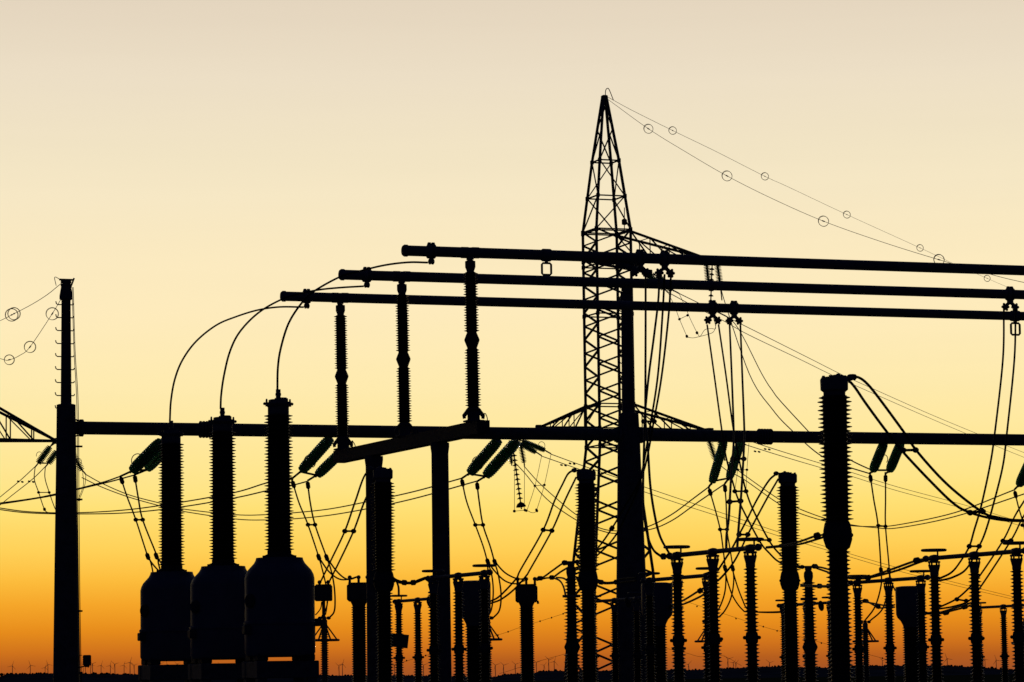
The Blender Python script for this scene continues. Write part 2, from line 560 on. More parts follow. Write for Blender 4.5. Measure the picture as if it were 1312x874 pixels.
LV, y_, st = [], 572.0, 18.0
while tz(y_) > .6:
    LV.insert(0, tz(y_)); y_ += 18.5 * (1 + .68 * (y_ - 572) / 162)
LV = LV + [tz(572 - 17.25 * i) for i in range(1, 17)] + [tz(y) for y in (253, 207, 166, 134)]
tower1, tcorner = tower(T_BASE, halfs, 'tall steel lattice tower with a pointed peak behind the busbars', [A_lo, A_ll, A_up, A_nr], LV)
mb = MB()
q = [pv(x, y, VT) for x, y in ((775.6, 122), (776, 116), (778, 113.3), (780.5, 115), (786, 128.6))]
mb.tube(spline(q), .025, 5); mb.build('jumper_loop', M_CABLE, tower1, T_BASE)
mb = MB(); a = pv(800, 300, VT); b = pv(800, 266, VT)
mb.cyl(a, b, .03, None, 6); c = pv(800, 284.5, VT)
mb.lathe(c - ZUP * .18, ZUP, [(.05, 0), (.16, .04), (.16, .3), (.08, .36)], 10)
mb.build('warning_lamp', M_DARK, tower1, T_BASE)

tl = pv(-78, 700, VT); TL_BASE = Vector((tl.x, tl.y, 0))
def tzl(py): return pv(-78, py, VT).z
halfl = [(0, K * 2.0), (tzl(734), K * 1.6), (tzl(610), K), (tzl(420), K), (tzl(330), K * .95), (tzl(290), K * .7), (tzl(240), K * .45), (tzl(165), K * .1)]
B_lo = dict(z1=tzl(497), z0=tzl(563), tip=pv(73, 565, VT) - TL_BASE, corners=(1, 2), n=4)
B_ll = dict(z1=tzl(497), z0=tzl(563), tip=pv(-215, 566, VT) - TL_BASE, corners=(0, 3), n=4)
tower(TL_BASE, halfl, 'lattice tower at the left edge with one cross arm reaching into the picture', [B_lo, B_ll], [.3, 3, 6] + [tzl(610 - 18 * i) for i in range(0, 16)] + [tzl(y) for y in (290, 252, 215, 185)])

# ------------------------------------------------------------------ line gantry (two tapered masts, one long tubular beam)
VG = 113.0
gz = pv(700, 556, VG).z
GL = rowz(85, VG, 5.0); GL.z = 0
GR = rowz(809, VG, 5.0); GR.z = 0
span = (GR - GL)
gantry = thing('line_gantry', 'long portal gantry with a tubular beam on two tapered masts', 'gantry', GL)
kg = ppm(rowz(85, VG, 8)); kr = ppm(rowz(809, VG, 8))
def zz(px, py): return pv(px, py, VG).z
def mast(base, k, px, wid, top_w, split, bolt):
    mb = MB(); prof = [(w / 2 * k, z) for z, w in wid]
    mb.lathe(base, ZUP, prof, 28); col = mb.build('mast', M_STEEL, gantry, GL)
    mb = MB(); z0, z1 = split
    mb.lathe(base + ZUP * z0, ZUP, [(top_w[0] / 2 * k, 0), (top_w[1] / 2 * k, z1 - z0)], 16)
    mb.build('upper_mast', M_STEEL, gantry, GL)
    mb = MB()
    for s in (-1, 1):
        for i in range(9):
            z = z0 + .35 + i * (z1 - z0 - 1.0) / 8
            w = (top_w[0] + (top_w[1] - top_w[0]) * (z - z0) / (z1 - z0)) / 2 * k
            p = base + ZUP * z + U * s * w
            g = bolt * (1 if s < 0 else .55); mb.tube([p, p + U * s * .12 * g, p + U * s * .17 * g + ZUP * .03 * g, p + U * s * .19 * g + ZUP * .11 * g], .02, 5)
    mb.build('step_bolt', M_STEEL, gantry, GL)
    mb = MB(); t = base + ZUP * z1
    mb.lathe(t - ZUP * .02, ZUP, [(top_w[1] / 2 * k + .03, 0), (top_w[1] / 2 * k + .03, .07)], 16)
    mb.box(t + ZUP * .12, .34, .12, .1, U, .01); mb.box(t + ZUP * .2, .46, .06, .06, U)
    mb.lathe(t - ZUP * .5, ZUP, [(top_w[1] / 2 * k + .01, 0), (top_w[1] / 2 * k + .07, .04), (top_w[1] / 2 * k + .07, .16), (top_w[1] / 2 * k + .01, .5)], 16)
    mb.build('mast_cap', M_STEEL, gantry, GL)
zs = zz(85, 518)
mast(GL, kg, 85, [(0, 34.5), (zz(85, 874), 34.2), (zz(85, 700), 29.5), (zz(85, 560), 25.2), (zs - .02, 24.3), (zs, 20)], (14.4, 11.6), (zs - .5, zz(85, 366)), 1.0)
mast(GR, kr, 809, [(0, 47), (zz(809, 874), 45), (zz(809, 760), 39), (zz(809, 660), 33.5), (zz(809, 560), 28.6), (zz(809, 530), 26), (zz(809, 529), 18)], (17.0, 13.6), (zz(809, 545), zz(809, 376)), .35)
mb = MB()                                                 # spike at the left peak
t = GL + ZUP * zz(85, 372)
mb.bar(t + U * .12, t + U * .28 + ZUP * .42, .05, .05)
mb.build('peak_bracket', M_STEEL, gantry, GL)
mb = MB()                                                 # down leads on the left mast
for dx in (0.02, 0.09):
    pts = [pv(92 + dx * 20, 368, VG - .1), pv(94.5 + dx * 20, 450, VG - .1), pv(98 + dx * 25, 520, VG - .2), pv(99 + dx * 25, 640, VG - .25), pv(100.5 + dx * 20, 760, VG - .3), pv(102.5 + dx * 20, 878, VG - .3)]
    mb.tube(spline(pts), .013, 5)
for py in (572, 640, 783, 862):
    a = pv(95, py, VG - .1); mb.box(a + U * .13, .3, .06, .06, U)
mb.build('down_lead', M_CABLE, gantry, GL)
mb = MB()
b0 = GL + ZUP * gz + U * .1; b1 = GR + ZUP * gz
rb = .222
end = GR + U * 19.2 + ZUP * gz
mb.cyl(b0, end, rb, rb * .97, 24)
for p, L in ((b0 + U * .42, .10), (b1 - U * .40, .1), (b1 + U * .45, .1)):
    mb.cyl(p - U * L / 2, p + U * L / 2, rb + .07, None, 24)
for px in (265, 980):
    p = rowz(px, VG, gz)
    for k in range(-4, 5): mb.cyl(p + U * k * .055 - U * .02, p + U * k * .055 + U * .02, rb + (.07 if k % 2 == 0 else .025), None, 20)
mb.build('beam', M_STEEL, gantry, GL)
for base, k in ((GL, kg), (GR, kr)):                     # brackets between mast and beam
    mb = MB(); s = 1 if base is GL else -1
    for sg in ((1,) if base is GL else (-1, 1)):
        for zc in (-1, 1):
            p = base + ZUP * (gz + zc * .3)
            q = base + ZUP * (gz + zc * .22) + U * sg * .55
            mb.bar(p + U * sg * .2, q, .08, .05)
    mb.build('beam_bracket', M_STEEL, gantry, GL)
G3 = GR + U * 19.2; mb = MB()
mb.lathe(G3, ZUP, [(.6, 0), (.36, gz + .9), (.2, gz + 1), (.17, gz + 5)], 24); mb.build('mast', M_STEEL, gantry, GL)

# floodlight on the left mast
a = rowz(103, VG - .4, pv(103, 846, VG).z); fl = pv(111.5, 846, VG - .45)
t = thing('floodlight', 'small dark floodlight on a bracket low on the left gantry mast', 'floodlight', fl)
kf = ppm(fl)
mb = MB(); ax = (X0 * .98 + V * .15 - ZUP * .0).normalized()
c = fl
for dz, w, h in ((0, 10.5, 13.5),):
    mb.box(c, w * kf, 5 * kf, h * kf, ax, .03)
for i in range(6):
    mb.box(c + ZUP * (i - 2.5) * 2.2 * kf - ax * 5.4 * kf, .8 * kf, 4.2 * kf, .9 * kf, ax)
h = mb.build('housing', M_BOX, t, fl)
mb = MB(); mb.bar(c - ZUP * 7 * kf - ax * 1 * kf, pv(99, 856, VG - .3), .05, .04)
mb.tube(spline([pv(100, 848, VG - .3), pv(101.5, 841, VG - .35), pv(105, 839.5, VG - .4)]), .012, 5)
mb.bar(c - ZUP * 6.5 * kf - ax * 4 * kf, c - ZUP * 7.4 * kf + ax * 3 * kf, .04, .1)
mb.build('bracket', M_DARK, t, fl)

# ------------------------------------------------------------------ cross beam carrying the three tube supports
V1, V2, V3 = 88.0, 93.7, 99.4
ZT = pv(607, 324, V1).z                       # busbar axis height
P1 = pv(607, 541, V1); ZB = P1.z              # top of the cross beam
PA, PB = rowz(607, V1, ZB), rowz(439.5, V3, ZB)
PA.z = PB.z = 0
def bp(v): return PA.lerp(PB, (v - V1) / (V3 - V1))
BM = 17.2 * ppm(P1)
sup = thing('busbar_support_frame', 'short steel cross beam on two columns under the tube supports', 'steel frame', bp(V2 + 1))
so_ = sup.location.copy()
mb = MB(); va, vb = V1 - .75, V3 + .4
mb.bar(bp(va) + ZUP * (ZB - BM / 2), bp(vb) + ZUP * (ZB - BM / 2), BM, BM, ZUP)
mb.build('cross_beam', M_DARK, sup, so_)
def u_v_at(px):                                # row where the cross beam crosses column px
    return min((k * .05 + V1 - 2 for k in range(300)), key=lambda v: abs(proj(bp(v) + ZUP * 7)[0] - px))
def proj(p):
    d = p - CAM; z = d.dot(fwd)
    return CX + d.dot(RIGHT) / z * F_PX, CY - d.dot(UP) / z * F_PX
for px, w in ((564.5, 22), (479.5, 21.5)):
    v = u_v_at(px); p = bp(v); k = ppm(p + ZUP * 6)
    mb = MB()
    mb.lathe(p, ZUP, [(w / 2 * k * 1.08, 0), (w / 2 * k, ZB - BM - .45), (w / 2 * k * 1.0, ZB - BM - .02)], 20)
    mb.lathe(p, ZUP, [(w / 2 * k, ZB - BM - .3), (w / 2 * k + .025, ZB - BM - .12), (w / 2 * k + .025, ZB - BM - .01)], 20)
    mb.box(p + ZUP * .03, w * k + .5, w * k + .5, .05, U, .01)
    mb.build('column', M_STEEL, sup, so_)

# ------------------------------------------------------------------ tube supports: two stacked porcelain units with a hexagonal joint
hP = ZT - ZB
k1 = ppm(pv(607, 430, V1))
def zt(py): return pv(605, py, V1).z - ZB
post_lbl = ['tall brown post insulator under the topmost busbar tube, nearest on the cross beam',
            'tall brown post insulator under the middle busbar tube',
            'tall brown post insulator under the lowest busbar tube, at the far beam end']
posts = thing('post_insulator', post_lbl[0], 'insulator', bp(V1) + ZUP * ZB, 'post insulators carrying the busbar tubes', ANG)
R = lambda px_: px_ * k1
mb = MB(); mb.lathe((0, 0, 0), ZUP, [(R(9), 0), (R(9), .06), (R(8), .08), (R(8), zt(527)), (R(10), zt(525)), (R(7), zt(522)), (R(5.5), zt(520.5))], 20)
for s in (-1, 1):
    mb.bar((s * R(5), 0, zt(523)), (s * R(13.5), 0, zt(533.5)), .07, .1)
    mb.bar((s * R(13.2), 0, zt(532.5)), (s * R(12.4), 0, zt(536.5)), .05, .08)
mb.box((0, 0, .03), R(23), R(17), .05, (1, 0, 0), .01)
base = mb.build('base_flange', M_STEEL, posts)
mb = MB(); mb.tube(spline([(R(12), 0, zt(531)), (R(16), 0, zt(530)), (R(18.5), 0, zt(536)), (R(18), 0, .0)]), .014, 5); mb.build('earth_strap', M_CABLE, posts)
mb = MB(); mb.lathe((0, 0, 0), ZUP, shed_profile(zt(521), zt(447), R(7.1), R(10.4), R(3.3), True, R(6.9), R(10.1)), 26); mb.build('lower_unit', M_PORC, posts)
mb = MB(); mb.lathe((0, 0, 0), ZUP, [(R(6), zt(447)), (R(6.6), zt(445)), (R(9.8), zt(436.5)), (R(9.8), zt(435)), (R(6.6), zt(427)), (R(6), zt(425.5))], 6 * 4); mb.build('joint_flange', M_DARK, posts)
mb = MB(); mb.lathe((0, 0, 0), ZUP, shed_profile(zt(425.5), zt(349), R(6.8), R(9.9), R(3.3), True, R(6.5), R(9.5)), 26); mb.build('upper_unit', M_PORC, posts)
mb = MB(); mb.lathe((0, 0, 0), ZUP, [(R(5), zt(349.5)), (R(5), zt(347)), (R(6.2), zt(344)), (R(6.4), zt(335.5)), (R(3), zt(333)), (R(3), zt(330))], 18)
for s in (-1, 1):
    mb.box((s * R(5.2), 0, zt(339)), R(1.6), R(6), R(9), (1, 0, 0), .01)
mb.build('top_fitting', M_ALU, posts)
mb = MB()
mb.lathe((-R(12), 0, hP), (1, 0, 0), [(R(7.2), 0), (R(7.4), R(.6)), (R(7.4), R(9)), (R(7), R(10)), (R(7), R(14)), (R(7.4), R(15)), (R(7.4), R(23.5)), (R(7.2), R(24))], 20)
mb.bar((0, 0, zt(333)), (0, 0, hP - R(5)), R(9), R(7))
mb.build('tube_clamp', M_ALU, posts)
posts.rotation_euler = (0, -0.010, ANG)
for i, v in ((1, V2), (2, V3)):
    dup(posts, post_lbl[i], bp(v) + ZUP * ZB)

# ------------------------------------------------------------------ three busbar tubes
tubes = []
bl = ['topmost of the three long straight busbar tubes', 'middle one of the three long straight busbar tubes', 'lowest of the three long straight busbar tubes']
for i, (px0, v, zc) in enumerate(((519, V1, ZT), (438, V2, ZT), (363, V3, ZT))):
    p0 = rowz(px0, v, ZT); L = 36.0
    t = thing('busbar_tube', bl[i], 'busbar', p0, 'three parallel busbar tubes', ANG)
    r = .147
    mb = MB(); mb.cyl((0, 0, 0), (L, 0, 0), r, None, 24); mb.build('tube', M_ALU, t)
    mb = MB(); mb.lathe((-.07, 0, 0), (1, 0, 0), [(.05, -.02), (r * .9, 0), (r * 1.14, .05), (r * 1.14, .13), (r * 1.02, .15)], 24); mb.build('end_cap', M_ALU, t)
    tubes.append((t, p0, v, r))

def tube_clamp(i, px, double=False, below=0.0, name='clamp'):
    t, p0, v, r = tubes[i]
    x = (rowz(px, v, ZT) - p0).dot(U); mb = MB()
    mb.lathe((x - .12, 0, 0), (1, 0, 0), [(r + .02, 0), (r + .05, .02), (r + .05, .09), (r + .01, .1), (r + .01, .14), (r + .05, .15), (r + .05, .22), (r + .02, .24)], 18)
    mb.lathe((x - .11, 0, r + .035), (1, 0, 0), [(.03, 0), (.07, .02), (.07, .09), (.02, .11), (.07, .13), (.07, .2), (.03, .22)], 10)
    if double:
        mb.bar((x, 0, -r), (x, 0, -r - .16), .24, .1)
        for s in (-1, 1):
            mb.bar((x, 0, -r - .08), (x + s * .17, 0, -r - .24), .1, .08)
            mb.ball((x + s * .17, 0, -r - .25), .1, 10)
            for j in range(6):
                mb.ball((x + s * .17 + .1 * math.cos(j * 1.047), 0, -r - .25 + .1 * math.sin(j * 1.047)), .042, 8)
    else:
        mb.bar((x, 0, -r + .02), (x, 0, -r - .07), .1, .1)
        mb.lathe((x - .08, 0, -r - .13), (1, 0, 0), [(.05, 0), (.085, .02), (.085, .06), (.06, .08), (.085, .1), (.085, .14), (.05, .16)], 10)
    mb.build(name, M_ALU, t)
    return rowz(px, v, ZT)
tube_clamp(0, 552.5); tube_clamp(1, 470); tube_clamp(2, 393)
tube_clamp(0, 820, True); tube_clamp(0, 851.5, True)
tube_clamp(2, 913, True); tube_clamp(2, 940.5, True)
tube_clamp(1, 1294, True)
for i, px in ((0, 700), (2, 1300.5)):
    t, p0, v, r = tubes[i]; x = (rowz(px, v, ZT) - p0).dot(U); k = ppm(rowz(px, v, ZT)); mb = MB()
    mb.lathe((x - 6 * k, 0, 0), (1, 0, 0), [(r + .015, 0), (r + .03, .02), (r + .03, 12 * k - .02), (r + .015, 12 * k)], 18)
    mb.bar((x, 0, -r), (x, 0, -r - 4.5 * k), 5 * k, 3 * k)
    w, h0, h1 = 6.3 * k, r + 3.6 * k, r + 18.5 * k; c = 1.6 * k
    loop = [(-w + c, -h0), (w - c, -h0), (w, -h0 - c), (w, -h1 + c), (w - c, -h1), (-w + c, -h1), (-w, -h1 + c), (-w, -h0 - c)]
    mb.tube([(x + a, 0, b) for a, b in loop], 1.45 * k, 6, True)
    mb.build('earthing_stirrup', M_ALU, t)

# ------------------------------------------------------------------ three tank transformers with tall bushings
kt = ppm(pv(359, 640, V1))
tb = pv(358, 714.5, V1)
def zk(py): return pv(358, py, V1).z
lb = ['tank transformer with tall bushing, nearest and largest of the row', 'tank transformer with tall bushing, in the middle of the row', 'tank transformer with tall bushing, farthest left with its top behind the beam']
tr = thing('instrument_transformer', lb[0], 'transformer', (tb.x, tb.y, 0), 'tank transformers in a row', ANG)
q = lambda a: a * kt
mb = MB()
prof = [(q(30), zk(842)), (q(43), zk(840)), (q(45), zk(836)), (q(45.2), zk(800)), (q(44.6), zk(795)), (q(44.6), zk(741)), (q(43.4), zk(736)), (q(40.6), zk(730.5)), (q(36), zk(725.5)), (q(32.8), zk(722)), (q(30.6), zk(718)), (q(29.8), zk(714.8)), (q(22), zk(714.3)), (q(0.02), zk(714.2))]
mb.lathe((0, 0, 0), ZUP, prof, 44)
mb.lathe((0, 0, 0), ZUP, [(q(45), zk(801)), (q(46.4), zk(800)), (q(46.4), zk(797)), (q(44.8), zk(796))], 44)
tank = mb.build('tank', M_TANK, tr)
mb = MB()
for k in range(16):
    a = 2 * math.pi * k / 16
    mb.cyl((q(20.5) * math.cos(a), q(20.5) * math.sin(a), zk(714.5)), (q(20.5) * math.cos(a), q(20.5) * math.sin(a), zk(711.8)), q(1.4), None, 6)
mb.lathe((0, 0, 0), ZUP, [(q(19), zk(714.4)), (q(19), zk(711.5)), (q(15.4), zk(710)), (q(15.4), zk(705.5))], 24)
mb.build('bushing_flange', M_DARK, tr)
mb = MB(); mb.lathe((0, 0, 0), ZUP, shed_profile(zk(706), zk(531), q(14.3), q(19.2), q(4.05), True, q(13.6), q(18.4)), 36); mb.build('bushing', M_PORC, tr)
mb = MB()
mb.lathe((0, 0, 0), ZUP, [(q(13), zk(532)), (q(13.6), zk(530)), (q(13.6), zk(522)), (q(15.6), zk(520)), (q(17.4), zk(518)), (q(17.4), zk(516.2)), (q(11), zk(515.6)), (q(10.6), zk(512)), (q(.05), zk(511.5))], 28)
for k in range(6):
    a = k * math.pi / 3
    p = Vector((q(15.6) * math.cos(a), q(15.6) * math.sin(a), 0))
    mb.cyl(p + ZUP * zk(521), p + ZUP * zk(513), q(1.8), q(1.3), 8); mb.ball(p + ZUP * zk(512.4), q(1.3), 6)
    mb.ball(p * 1.18 + ZUP * zk(517.6), q(2.0), 6)
mb.build('bushing_cap', M_ALU, tr)
mb = MB(); mb.cyl((0, 0, zk(512)), (0, 0, zk(499)), q(3.1), None, 10); mb.cyl((0, 0, zk(507)), (0, 0, zk(504)), q(3.7), None, 10); mb.box((q(6), 0, zk(510.5)), q(9), q(6), q(2.4), (1, 0, 0), .01); mb.build('terminal_stud', M_ALU, tr)
mb = MB(); z0 = zk(847)
for s in (-1, 1):
    mb.box((0, s * q(28), z0 - q(11)), q(82), q(14), q(22), (1, 0, 0), .02)
    mb.box((s * q(34), 0, z0 - q(11)), q(13), q(42.5), q(21), (1, 0, 0), .02)
mb.box((q(43), 0, z0 - q(6)), q(6), q(26), q(10), (1, 0, 0), .02)
frm = mb.build('frame', M_STEEL, tr)
for sx in (-1, 1):
    for sy in (-1, 1):
        mb = MB(); mb.bar((sx * q(33), sy * q(27), 0), (sx * q(33), sy * q(27), z0 - q(21.8)), q(12), q(12)); mb.build('leg', M_STEEL, tr)
        mb = MB(); mb.box((sx * q(31), sy * q(17), z0 + q(4.2)), q(14), q(22), q(8.3), (1, 0, 0), .02); mb.build('tank_foot', M_DARK, tr)
mb = MB(); mb.lathe((q(23), -q(30), z0), ZUP, shed_profile(0, q(8), q(6), q(8), q(2.6)), 14); mb.build('neutral_bushing', M_PORC, tr)
mb = MB(); mb.lathe((-q(42), -q(14), zk(770)), (-1, -.3, 0), [(q(9), 0), (q(9), q(3.5)), (q(7), q(5.2))], 20); mb.build('gauge', M_DARK, tr)
mb = MB(); mb.box((-q(47), -q(10), zk(807)), q(9), q(12), q(11.5), (1, 0, 0), .02); mb.build('terminal_box', M_BOX, tr)
mb = MB(); mb.box((q(47.5), -q(10), zk(798)), q(7), q(12), q(10), (1, 0, 0), .02); mb.build('terminal_box', M_BOX, tr)
for i, (px, py, v) in enumerate(((286, 725.4, V2), (220, 732.8, V3)), 1):
    p = pv(px, py, v); dup(tr, lb[i], (p.x, p.y, 0), None, p.z / tb.z)

# jumpers from the tubes to the bushings
line('jumper_cable', 'arched jumper from the topmost tube to the nearest transformer',
     [(548, 336.5), (523, 336.2), (492, 340), (456.5, 348.6), (434, 355.5), (402, 373.5), (386, 389), (369.7, 414.5), (359.7, 446.5), (356, 471.6), (355.4, 501)], V1, V1, .030, 'arched jumpers at the tube ends')
line('jumper_cable', 'arched jumper from the middle tube to the middle transformer',
     [(466, 366.8), (436, 368.6), (408.6, 371.4), (383.5, 376.7), (358, 385), (330, 401.7), (307, 425.6), (294.5, 450.7), (287, 481), (283.4, 506), (282.6, 524)], V2, V2, .030, 'arched jumpers at the tube ends')
line('jumper_cable', 'arched jumper from the lowest tube to the farthest left transformer',
     [(389, 393.6), (358, 393.4), (330, 397.4), (302, 406), (277, 416.8), (251.7, 437), (234, 461), (224, 486), (219, 513.7), (217.6, 540)], V3, V3, .030, 'arched jumpers at the tube ends')

# ------------------------------------------------------------------ disconnectors: three posts, a tube arm and grading rings
VA, VB, VC = 70.6, 85.6, 109.3
DL = 4.06
pa = pv(912, 707, VA); DZ = pa.z
def disconnector(name, label, loc, rings, contact, group):
    t = thing(name, label, 'disconnector', loc, group, ANG + math.pi / 2)      # local x runs away from the camera
    for x in (-DL / 2, 0, DL / 2):
        top, mid, bot = DZ - .16, DZ - 1.95, DZ - 3.70
        mb = MB(); mb.lathe((x, 0, 0), ZUP, shed_profile(mid + .12, top - .26, .098, .168, .084, True, .09, .155), 20)
        col = mb.build('post_insulator', M_PORC, t)
        mb = MB(); mb.lathe((x, 0, 0), ZUP, shed_profile(max(bot, .95), mid - .12, .112, .18, .084, True, .104, .172), 20); mb.build('lower_insulator', M_PORC, col)
        mb = MB(); mb.lathe((x, 0, 0), ZUP, [(.105, mid - .13), (.13, mid - .11), (.14, mid - .03), (.14, mid + .03), (.125, mid + .11), (.1, mid + .13)], 16)
        for k in range(6):
            a = k * math.pi / 3 + .5; mb.ball((x + .175 * math.cos(a), .175 * math.sin(a), mid), .042, 8)
        mb.build('joint_flange', M_DARK, col)
        mb = MB(); mb.lathe((x, 0, 0), ZUP, [(.09, top - .27), (.105, top - .25), (.105, top - .18), (.145, top - .02), (.145, top)], 16)
        for k in range(6):
            a = k * math.pi / 3; mb.cyl((x + .115 * math.cos(a), .115 * math.sin(a), top), (x + .115 * math.cos(a), .115 * math.sin(a), top + .05), .022, None, 6)
        mb.lathe((x, 0, 0), ZUP, [(.15, top + .045), (.15, top + .085), (.08, top + .1)], 16)
        mb.build('top_flange', M_ALU, col)
        mb = MB(); mb.lathe((x, 0, 0), ZUP, [(.2, 0), (.16, .04), (.13, .9), (.2, .92), (.2, .96)], 14); mb.build('pedestal', M_STEEL, t)
    mb = MB(); mb.cyl((-DL / 2 - .35, 0, DZ), (DL / 2 + .35, 0, DZ), .054, None, 12)
    for x in (-DL / 2, 0, DL / 2): mb.lathe((x - .18, 0, DZ), (1, 0, 0), [(.055, 0), (.078, .04), (.088, .18), (.078, .32), (.055, .36)], 12)
    for s in (-1, 1): mb.ball((s * (DL / 2 + .42), 0, DZ), .085, 10, (1, 0, 0), 1.3)
    mb.build('contact_arm', M_ALU, t)
    for s in rings:
        mb = MB(); x = s * DL / 2
        mb.torus((x, 0, DZ + .19), ZUP, .28, .032, 28, 8)
        mb.bar((x, -.27, DZ + .19), (x, .27, DZ + .19), .04, .03); mb.bar((x - .27, 0, DZ + .19), (x + .27, 0, DZ + .19), .04, .03)
        mb.cyl((x, -.1, DZ + .02), (x, -.1, DZ + .19), .022, None, 8)
        mb.build('grading_ring', M_ALU, t)
    if contact:
        mb = MB(); mb.ball((-.62 * DL / 2, .0, DZ - .1), .11, 12, (-.25, .3, 1), 1.9)
        mb.ball((DL / 2 + .1, 0, DZ - .12), .11, 12, (.2, .3, 1), 1.9)
        mb.build('fixed_contact', M_DARK, t)
    return t
def gp(px, v): p = rowz(px, v, DZ); return Vector((p.x, p.y, 0))
dA = disconnector('disconnector', 'large three post disconnector just right of the thick mast', gp(913, VA), (-1, 1), False, 'disconnectors')
dB = dup(dA, 'large three post disconnector at the right edge of the yard', gp(1248, VA), None, pv(1248, 711, VA).z / DZ)
for px, py, l in ((587, 737.5, 'three post disconnector behind the column of the cross beam'), (868, 740.5, 'three post disconnector overlapped by the large one right of the mast'),
                  (1138, 743.5, 'three post disconnector left of the wide tapered head at the right')):
    dup(dA, l, gp(px, VB), None, pv(px, py, VB).z / DZ)
dE = disconnector('disconnector', 'small far disconnector seen left of the column of the cross beam', gp(535, VC), (-1, 1), True, 'disconnectors')
dE.scale = (pv(535, 768.5, VC).z / DZ,) * 3
for px, py, l in ((787, 769, 'small far disconnector seen through the foot of the lattice tower'), (1033, 774, 'small far disconnector behind the tall thick insulator column'),
                  (1285, 777, 'small far disconnector at the right edge')):
    dup(dE, l, gp(px, VC), None, pv(px, py, VC).z / DZ)

# ------------------------------------------------------------------ circuit breakers
VK = 90.6
pk = pv(1009, 606, VK); kk = ppm(pv(1009, 700, VK))
def zb(py): return pv(1010, py, VK).z
bk = thing('circuit_breaker', 'tall two stage circuit breaker column left of the thickest insulator column', 'circuit breaker', (pk.x, pk.y, 0), 'circuit breakers', ANG)
q = lambda a: a * kk
mb = MB(); mb.lathe((0, 0, 0), ZUP, shed_profile(zb(732), zb(623), q(9.6), q(14.3), q(3.6), True, q(10.6), q(15.0)), 30); mb.build('upper_chamber', M_PORC, bk)
mb = MB(); mb.lathe((0, 0, 0), ZUP, [(q(9.5), zb(624)), (q(9.6), zb(620)), (q(12), zb(618)), (q(12.2), zb(609)), (q(11), zb(607)), (q(.05), zb(606.6))], 24)
mb.box((-q(3), 0, zb(606.2)), q(9), q(8), q(2.6), (1, 0, 0), .02); mb.ball((-q(4), 0, zb(606)), q(2.6), 8)
for k in range(8):
    a = k * math.pi / 4; mb.cyl((q(10) * math.cos(a), q(10) * math.sin(a), zb(608)), (q(10) * math.cos(a), q(10) * math.sin(a), zb(605.8)), q(1.2), None, 6)
mb.bar((-q(4), 0, zb(607)), (-q(17), 0, zb(607)), q(2.6), q(2.6)); mb.ball((-q(16), 0, zb(606.8)), q(3), 8, (1, 0, 0), 1.3)
mb.build('terminal_cap', M_ALU, bk)
mb = MB(); mb.lathe((0, 0, 0), ZUP, [(q(9.5), zb(731)), (q(11.2), zb(734)), (q(12.4), zb(740)), (q(12.6), zb(748)), (q(10.4), zb(755)), (q(8), zb(757))][::-1], 26)
for s in (-1, 1): mb.ball((s * q(13), 0, zb(744)), q(2), 8)
mb.build('joint_housing', M_DARK, bk)
mb = MB(); mb.lathe((0, 0, 0), ZUP, shed_profile(max(zb(900), 1.1), zb(757), q(8.4), q(11.4), q(3.6), True, q(7.8), q(10.8)), 28); mb.build('support_column', M_PORC, bk)
mb = MB(); mb.lathe((0, 0, 0), ZUP, [(q(13), 0), (q(10), .05), (q(9), 1.05), (q(11), 1.07), (q(11), 1.12)], 18); mb.box((0, q(14), .9), .5, .4, .6, (1, 0, 0), .03); mb.build('pedestal', M_STEEL, bk)
for px, py, l in ((751, 602, 'tall two stage circuit breaker column in front of the lattice tower'), (490.5, 600, 'tall circuit breaker column half hidden behind the left column of the cross beam')):
    p = pv(px, py, VK); dup(bk, l, (p.x, p.y, 0), ANG, p.z / pk.z)
p = pv(1068.5, 482, 60.0)
bn = dup(bk, 'thickest and tallest insulator column, close to the camera at the right', (p.x, p.y, 0), ANG + math.pi, p.z / pk.z)

# ------------------------------------------------------------------ current transformers
VBX = 105.0
pc = pv(674.3, 749.5, VBX); kc = ppm(pc)
def zc(py): return pv(675, py, VBX).z
q = lambda a: a * kc
def box_ct(label, loc):
    t = thing('current_transformer', label, 'current transformer', loc, 'box topped current transformers', 0.0)
    mb = MB(); mb.box((0, 0, zc(761)), q(28.5), q(24), q(22), (1, 0, 0), .06); mb.box((0, 0, zc(749.3)), q(26), q(22), q(1.5), (1, 0, 0), .02)
    mb.bar((q(14), 0, zc(770)), (q(15), 0, zc(774)), q(2), q(3)); mb.build('head', M_BOX, t)
    mb = MB(); mb.lathe((0, 0, 0), ZUP, [(q(8), zc(778)), (q(8.3), zc(776.5)), (q(10.2), zc(772.5)), (q(10.4), zc(771))], 20); mb.build('neck', M_DARK, t)
    mb = MB(); mb.lathe((0, 0, 0), ZUP, shed_profile(1.0, zc(778), q(7.9), q(9.7), q(2.9), False), 24); mb.build('insulator_column', M_PORC, t)
    mb = MB(); mb.lathe((0, 0, 0), ZUP, [(q(11), 0), (q(9), .05), (q(9), .95), (q(10.5), .97), (q(10.5), 1.01)], 16); mb.build('pedestal', M_STEEL, t)
    mb = MB()
    for s in (-1, 0, 1):
        mb.cyl((s * q(11), 0, zc(750)), (s * q(11), 0, zc(743)), q(1.6), None, 8); mb.ball((s * q(11), 0, zc(742)), q(2.7), 8)
    mb.build('terminal_stud', M_ALU, t)
    return t
ct = box_ct('box topped current transformer left of the lattice tower foot', (pc.x, pc.y, 0))
p = pv(459.5, 747.5, VBX); dup(ct, 'box topped current transformer right of the three tank transformers', (p.x, p.y, 0), None, p.z / pc.z)

